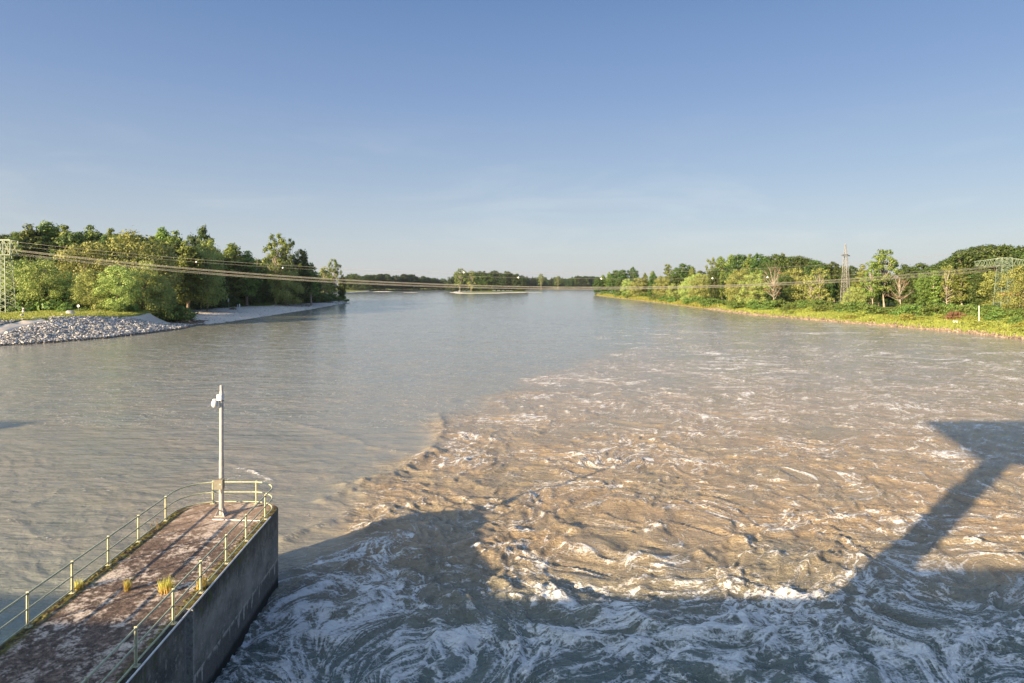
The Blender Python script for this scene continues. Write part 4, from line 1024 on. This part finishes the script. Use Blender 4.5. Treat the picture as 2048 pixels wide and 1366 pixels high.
# grey pylon
Yg = right_depth(1691, 50); xg = at(1691, Yg); zg = gz(xg, Yg); topg = H-(487-HY)*Yg/F; armg = H-(511-HY)*Yg/F
pyG = empty('lattice_pylon', (xg, Yg, zg), R(38)); tag(pyG, 'slim grey lattice pylon with short arms and pointed top above the right wood', 'pylon')
q = MB(); lattice(q, 0, 1.8, armg-zg, .62, 11, .06, .15); lattice(q, armg-zg, .62, topg-zg, .08, 4, .05, .11); q.build('tower_body', M['greysteel'], pyG)
q = MB(); truss_arm(q, 4.2, armg-zg-.2, armg-zg+.6, .6, .08, 3, .2); q.build('cross_arm', M['greysteel'], pyG)

# ------------------------------------------------------------------ cables over the river
def cable(px_pts, yA, yB, rad, label, balls=(), dz=0, dy=0, ends=None):
    """a sagging cable hung between the two green pylons, following the sag seen at a few columns"""
    A = Vector((xq+1.5, Yq+yA, 0)); B = Vector((xp-3, Yp+yB, 0))
    ts = np.linspace(0, 1, 90)
    def pxy(t):
        p = A.lerp(B, t); return p
    zs = []
    cols = [p[0] for p in px_pts]; rws = [p[1] for p in px_pts]
    tt = []; zz = []
    for c, r_ in px_pts:
        # t where the cable crosses that column
        k = (c-CX)/F; t = (k*A.y-A.x)/((B.x-A.x)-k*(B.y-A.y)); Y = A.y+(B.y-A.y)*t
        tt.append(t); zz.append(H-(r_-HY)/F*Y)
    cf = np.polyfit(tt, zz, 2)                                # a parabola: the true sag of a cable
    pts = []
    for t in ts:
        p = A.lerp(B, t); p.z = float(np.polyval(cf, t))+dz*np.interp(t, [0, .2, .5, .7, 1], [.9, .75, .45, .35, .9]); pts.append(p)
    o0 = pts[0].copy()
    t_ = empty('power_cable', o0); tag(t_, label, 'power cable', )
    q = MB(); q.tube([p-o0 for p in pts], rad, 5); q.build('conductor', M['cable'], t_)
    for c in balls:
        k = (c-CX)/F; t = (k*A.y-A.x)/((B.x-A.x)-k*(B.y-A.y)); p = A.lerp(B, t); p.z = float(np.polyval(cf, t))+dz
        q = MB(); q.ball(p-o0, .30, 12); q.build('marker_ball', M['white'], t_)
    return t_
low = [(30, 508), (300, 530), (600, 556), (900, 573.5), (1190, 577.5), (1400, 574.5), (1600, 566), (1850, 549)]
names = ['topmost of the six conductors in the low bundle across the river', 'second conductor from the top of the low bundle', 'third conductor from the top of the low bundle',
         'fourth conductor from the top of the low bundle', 'fifth conductor from the top of the low bundle', 'lowest conductor of the low bundle across the river']
for i in range(6):
    cable(low, -3+i*1.3, -4+i*1.6, .030, names[i], dz=[1.0, .75, .5, -.25, -.55, -.85][i])
cable([(30, 484), (150, 495), (400, 518), (600, 533), (900, 546), (1040, 550), (1200, 549), (1400, 540), (1600, 524), (1950, 508)], -1, -1, .024, 'upper earth wire strung highest above the river with no balls on its right half', (928, ))
cable([(30, 494), (150, 503), (400, 524), (566, 532), (900, 552), (1037, 556), (1203, 560.5), (1425, 557), (1535, 552.5)], 1, 1, .018, 'thin middle wire carrying small white marker balls', (393, 566, 1037, 1203, 1425, 1535))

# ------------------------------------------------------------------ air
hm = bpy.data.materials.new('haze_air'); hm.use_nodes = True; ht = hm.node_tree
ht.nodes.remove(ht.nodes['Principled BSDF'])
pv = ht.nodes.new('ShaderNodeVolumePrincipled'); pv.inputs['Color'].default_value = (.78, .88, 1, 1); pv.inputs['Density'].default_value = HAZE; pv.inputs['Anisotropy'].default_value = .3
ht.links.new(pv.outputs[0], ht.nodes['Material Output'].inputs['Volume'])
q = MB(); q.box(-4700, 4700, -420, 5200, -4, 62)
tag(q.build('haze', hm), 'thin pale evening haze over the river', 'haze', kind='stuff')
# ------------------------------------------------------------------ light, sky, camera
SUN_EL = 15.5; SUN_AZ = 46.0      # light travels forward-right by this azimuth
el, az = R(SUN_EL), R(SUN_AZ)
to_sun = Vector((-math.sin(az)*math.cos(el), -math.cos(az)*math.cos(el), math.sin(el)))
ld = bpy.data.lights.new('sun', 'SUN'); ld.energy = 5.0; ld.angle = R(.5); ld.color = (1.0, .75, .46)
lo = bpy.data.objects.new('sun', ld); COL.objects.link(lo); lo.rotation_euler = to_sun.to_track_quat('Z', 'Y').to_euler()
lo.location = (-40, -60, 60)
EXPO = 1.58
def objgen(nt, sc_):
    t = nt.nodes.new('ShaderNodeTexCoord'); m = nt.nodes.new('ShaderNodeMapping'); m.inputs['Scale'].default_value = sc_
    nt.links.new(t.outputs['Generated'], m.inputs['Vector']); return m.outputs[0]
w = bpy.data.worlds.new('World'); bpy.context.scene.world = w; w.use_nodes = True
nt = w.node_tree; bg = nt.nodes['Background']
sk = nt.nodes.new('ShaderNodeTexSky'); sk.sky_type = 'NISHITA'; sk.sun_disc = False
sk.sun_elevation = el; sk.sun_rotation = math.atan2(to_sun.x, to_sun.y)
sk.altitude = 300; sk.air_density = 1.0; sk.dust_density = 1.5; sk.ozone_density = 2.0
tc = nt.nodes.new('ShaderNodeTexCoord'); sp = nt.nodes.new('ShaderNodeSeparateXYZ'); nt.links.new(tc.outputs['Generated'], sp.inputs[0])
cr = nt.nodes.new('ShaderNodeValToRGB'); nt.links.new(sp.outputs[2], cr.inputs[0])
stops = [(0.0, (.59, .60, .62)), (.06, (.50, .55, .615)), (.16, (.345, .435, .575)), (.28, (.215, .318, .54)), (.42, (.122, .222, .45)), (1.0, (.12, .20, .42))]
els = cr.color_ramp.elements
while len(els) < len(stops): els.new(.5)
for e, (p, c) in zip(els, stops): e.position = p; e.color = c4(c)
vm = nt.nodes.new('ShaderNodeVectorMath'); vm.operation = 'SCALE'; vm.inputs['Scale'].default_value = 1/(.10*2**EXPO)
nt.links.new(cr.outputs[0], vm.inputs[0])
cl = noi(nt, 2.6, 6, .62, objgen(nt, (1.6, 1.6, 7)), .8)
cm_ = math_(nt, 'MULTIPLY', ramp(nt, cl, .46, .72, True), math_(nt, 'MULTIPLY', ramp(nt, sp.outputs[2], .01, .06), ramp(nt, sp.outputs[2], .26, .10)))
hz = mixc(nt, math_(nt, 'MULTIPLY', cm_, .26), vm.outputs[0], tuple(v_/(.10*2**EXPO) for v_ in (.66, .68, .70)))
# broad bluish glow added to the sky round the sun to lift the shade
sd = nt.nodes.new('ShaderNodeVectorMath'); sd.operation = 'DOT_PRODUCT'; nt.links.new(tc.outputs['Generated'], sd.inputs[0]); sd.inputs[1].default_value = tuple(to_sun)
gl = math_(nt, 'POWER', math_(nt, 'MAXIMUM', sd.outputs['Value'], 0.0), 1.6)
base_sky = mixc(nt, .12, hz, sk.outputs[0])
bright = mixc(nt, 1.0, base_sky, mixc(nt, gl, (0, 0, 0), tuple(v_/(.10*2**EXPO) for v_ in (1.1, 1.3, 1.4))), 'ADD')
nt.links.new(bright, bg.inputs[0]); bg.inputs[1].default_value = .10

cam = bpy.data.cameras.new('camera'); co = bpy.data.objects.new('camera', cam); COL.objects.link(co)
co.location = (0, 0, H); co.rotation_euler = (R(90), 0, 0)
cam.sensor_width = 36; cam.lens = 36*F/2048; cam.shift_y = -(683-HY)/2048
cam.clip_start = .1; cam.clip_end = 30000
sc = bpy.context.scene; sc.camera = co
sc.view_settings.view_transform = 'Standard'; sc.view_settings.look = 'None'; sc.view_settings.gamma = 1; sc.view_settings.exposure = EXPO
sc.cycles.max_bounces = 6; sc.cycles.diffuse_bounces = 2; sc.cycles.glossy_bounces = 3; sc.cycles.transmission_bounces = 3
sc.cycles.caustics_reflective = False; sc.cycles.caustics_refractive = False
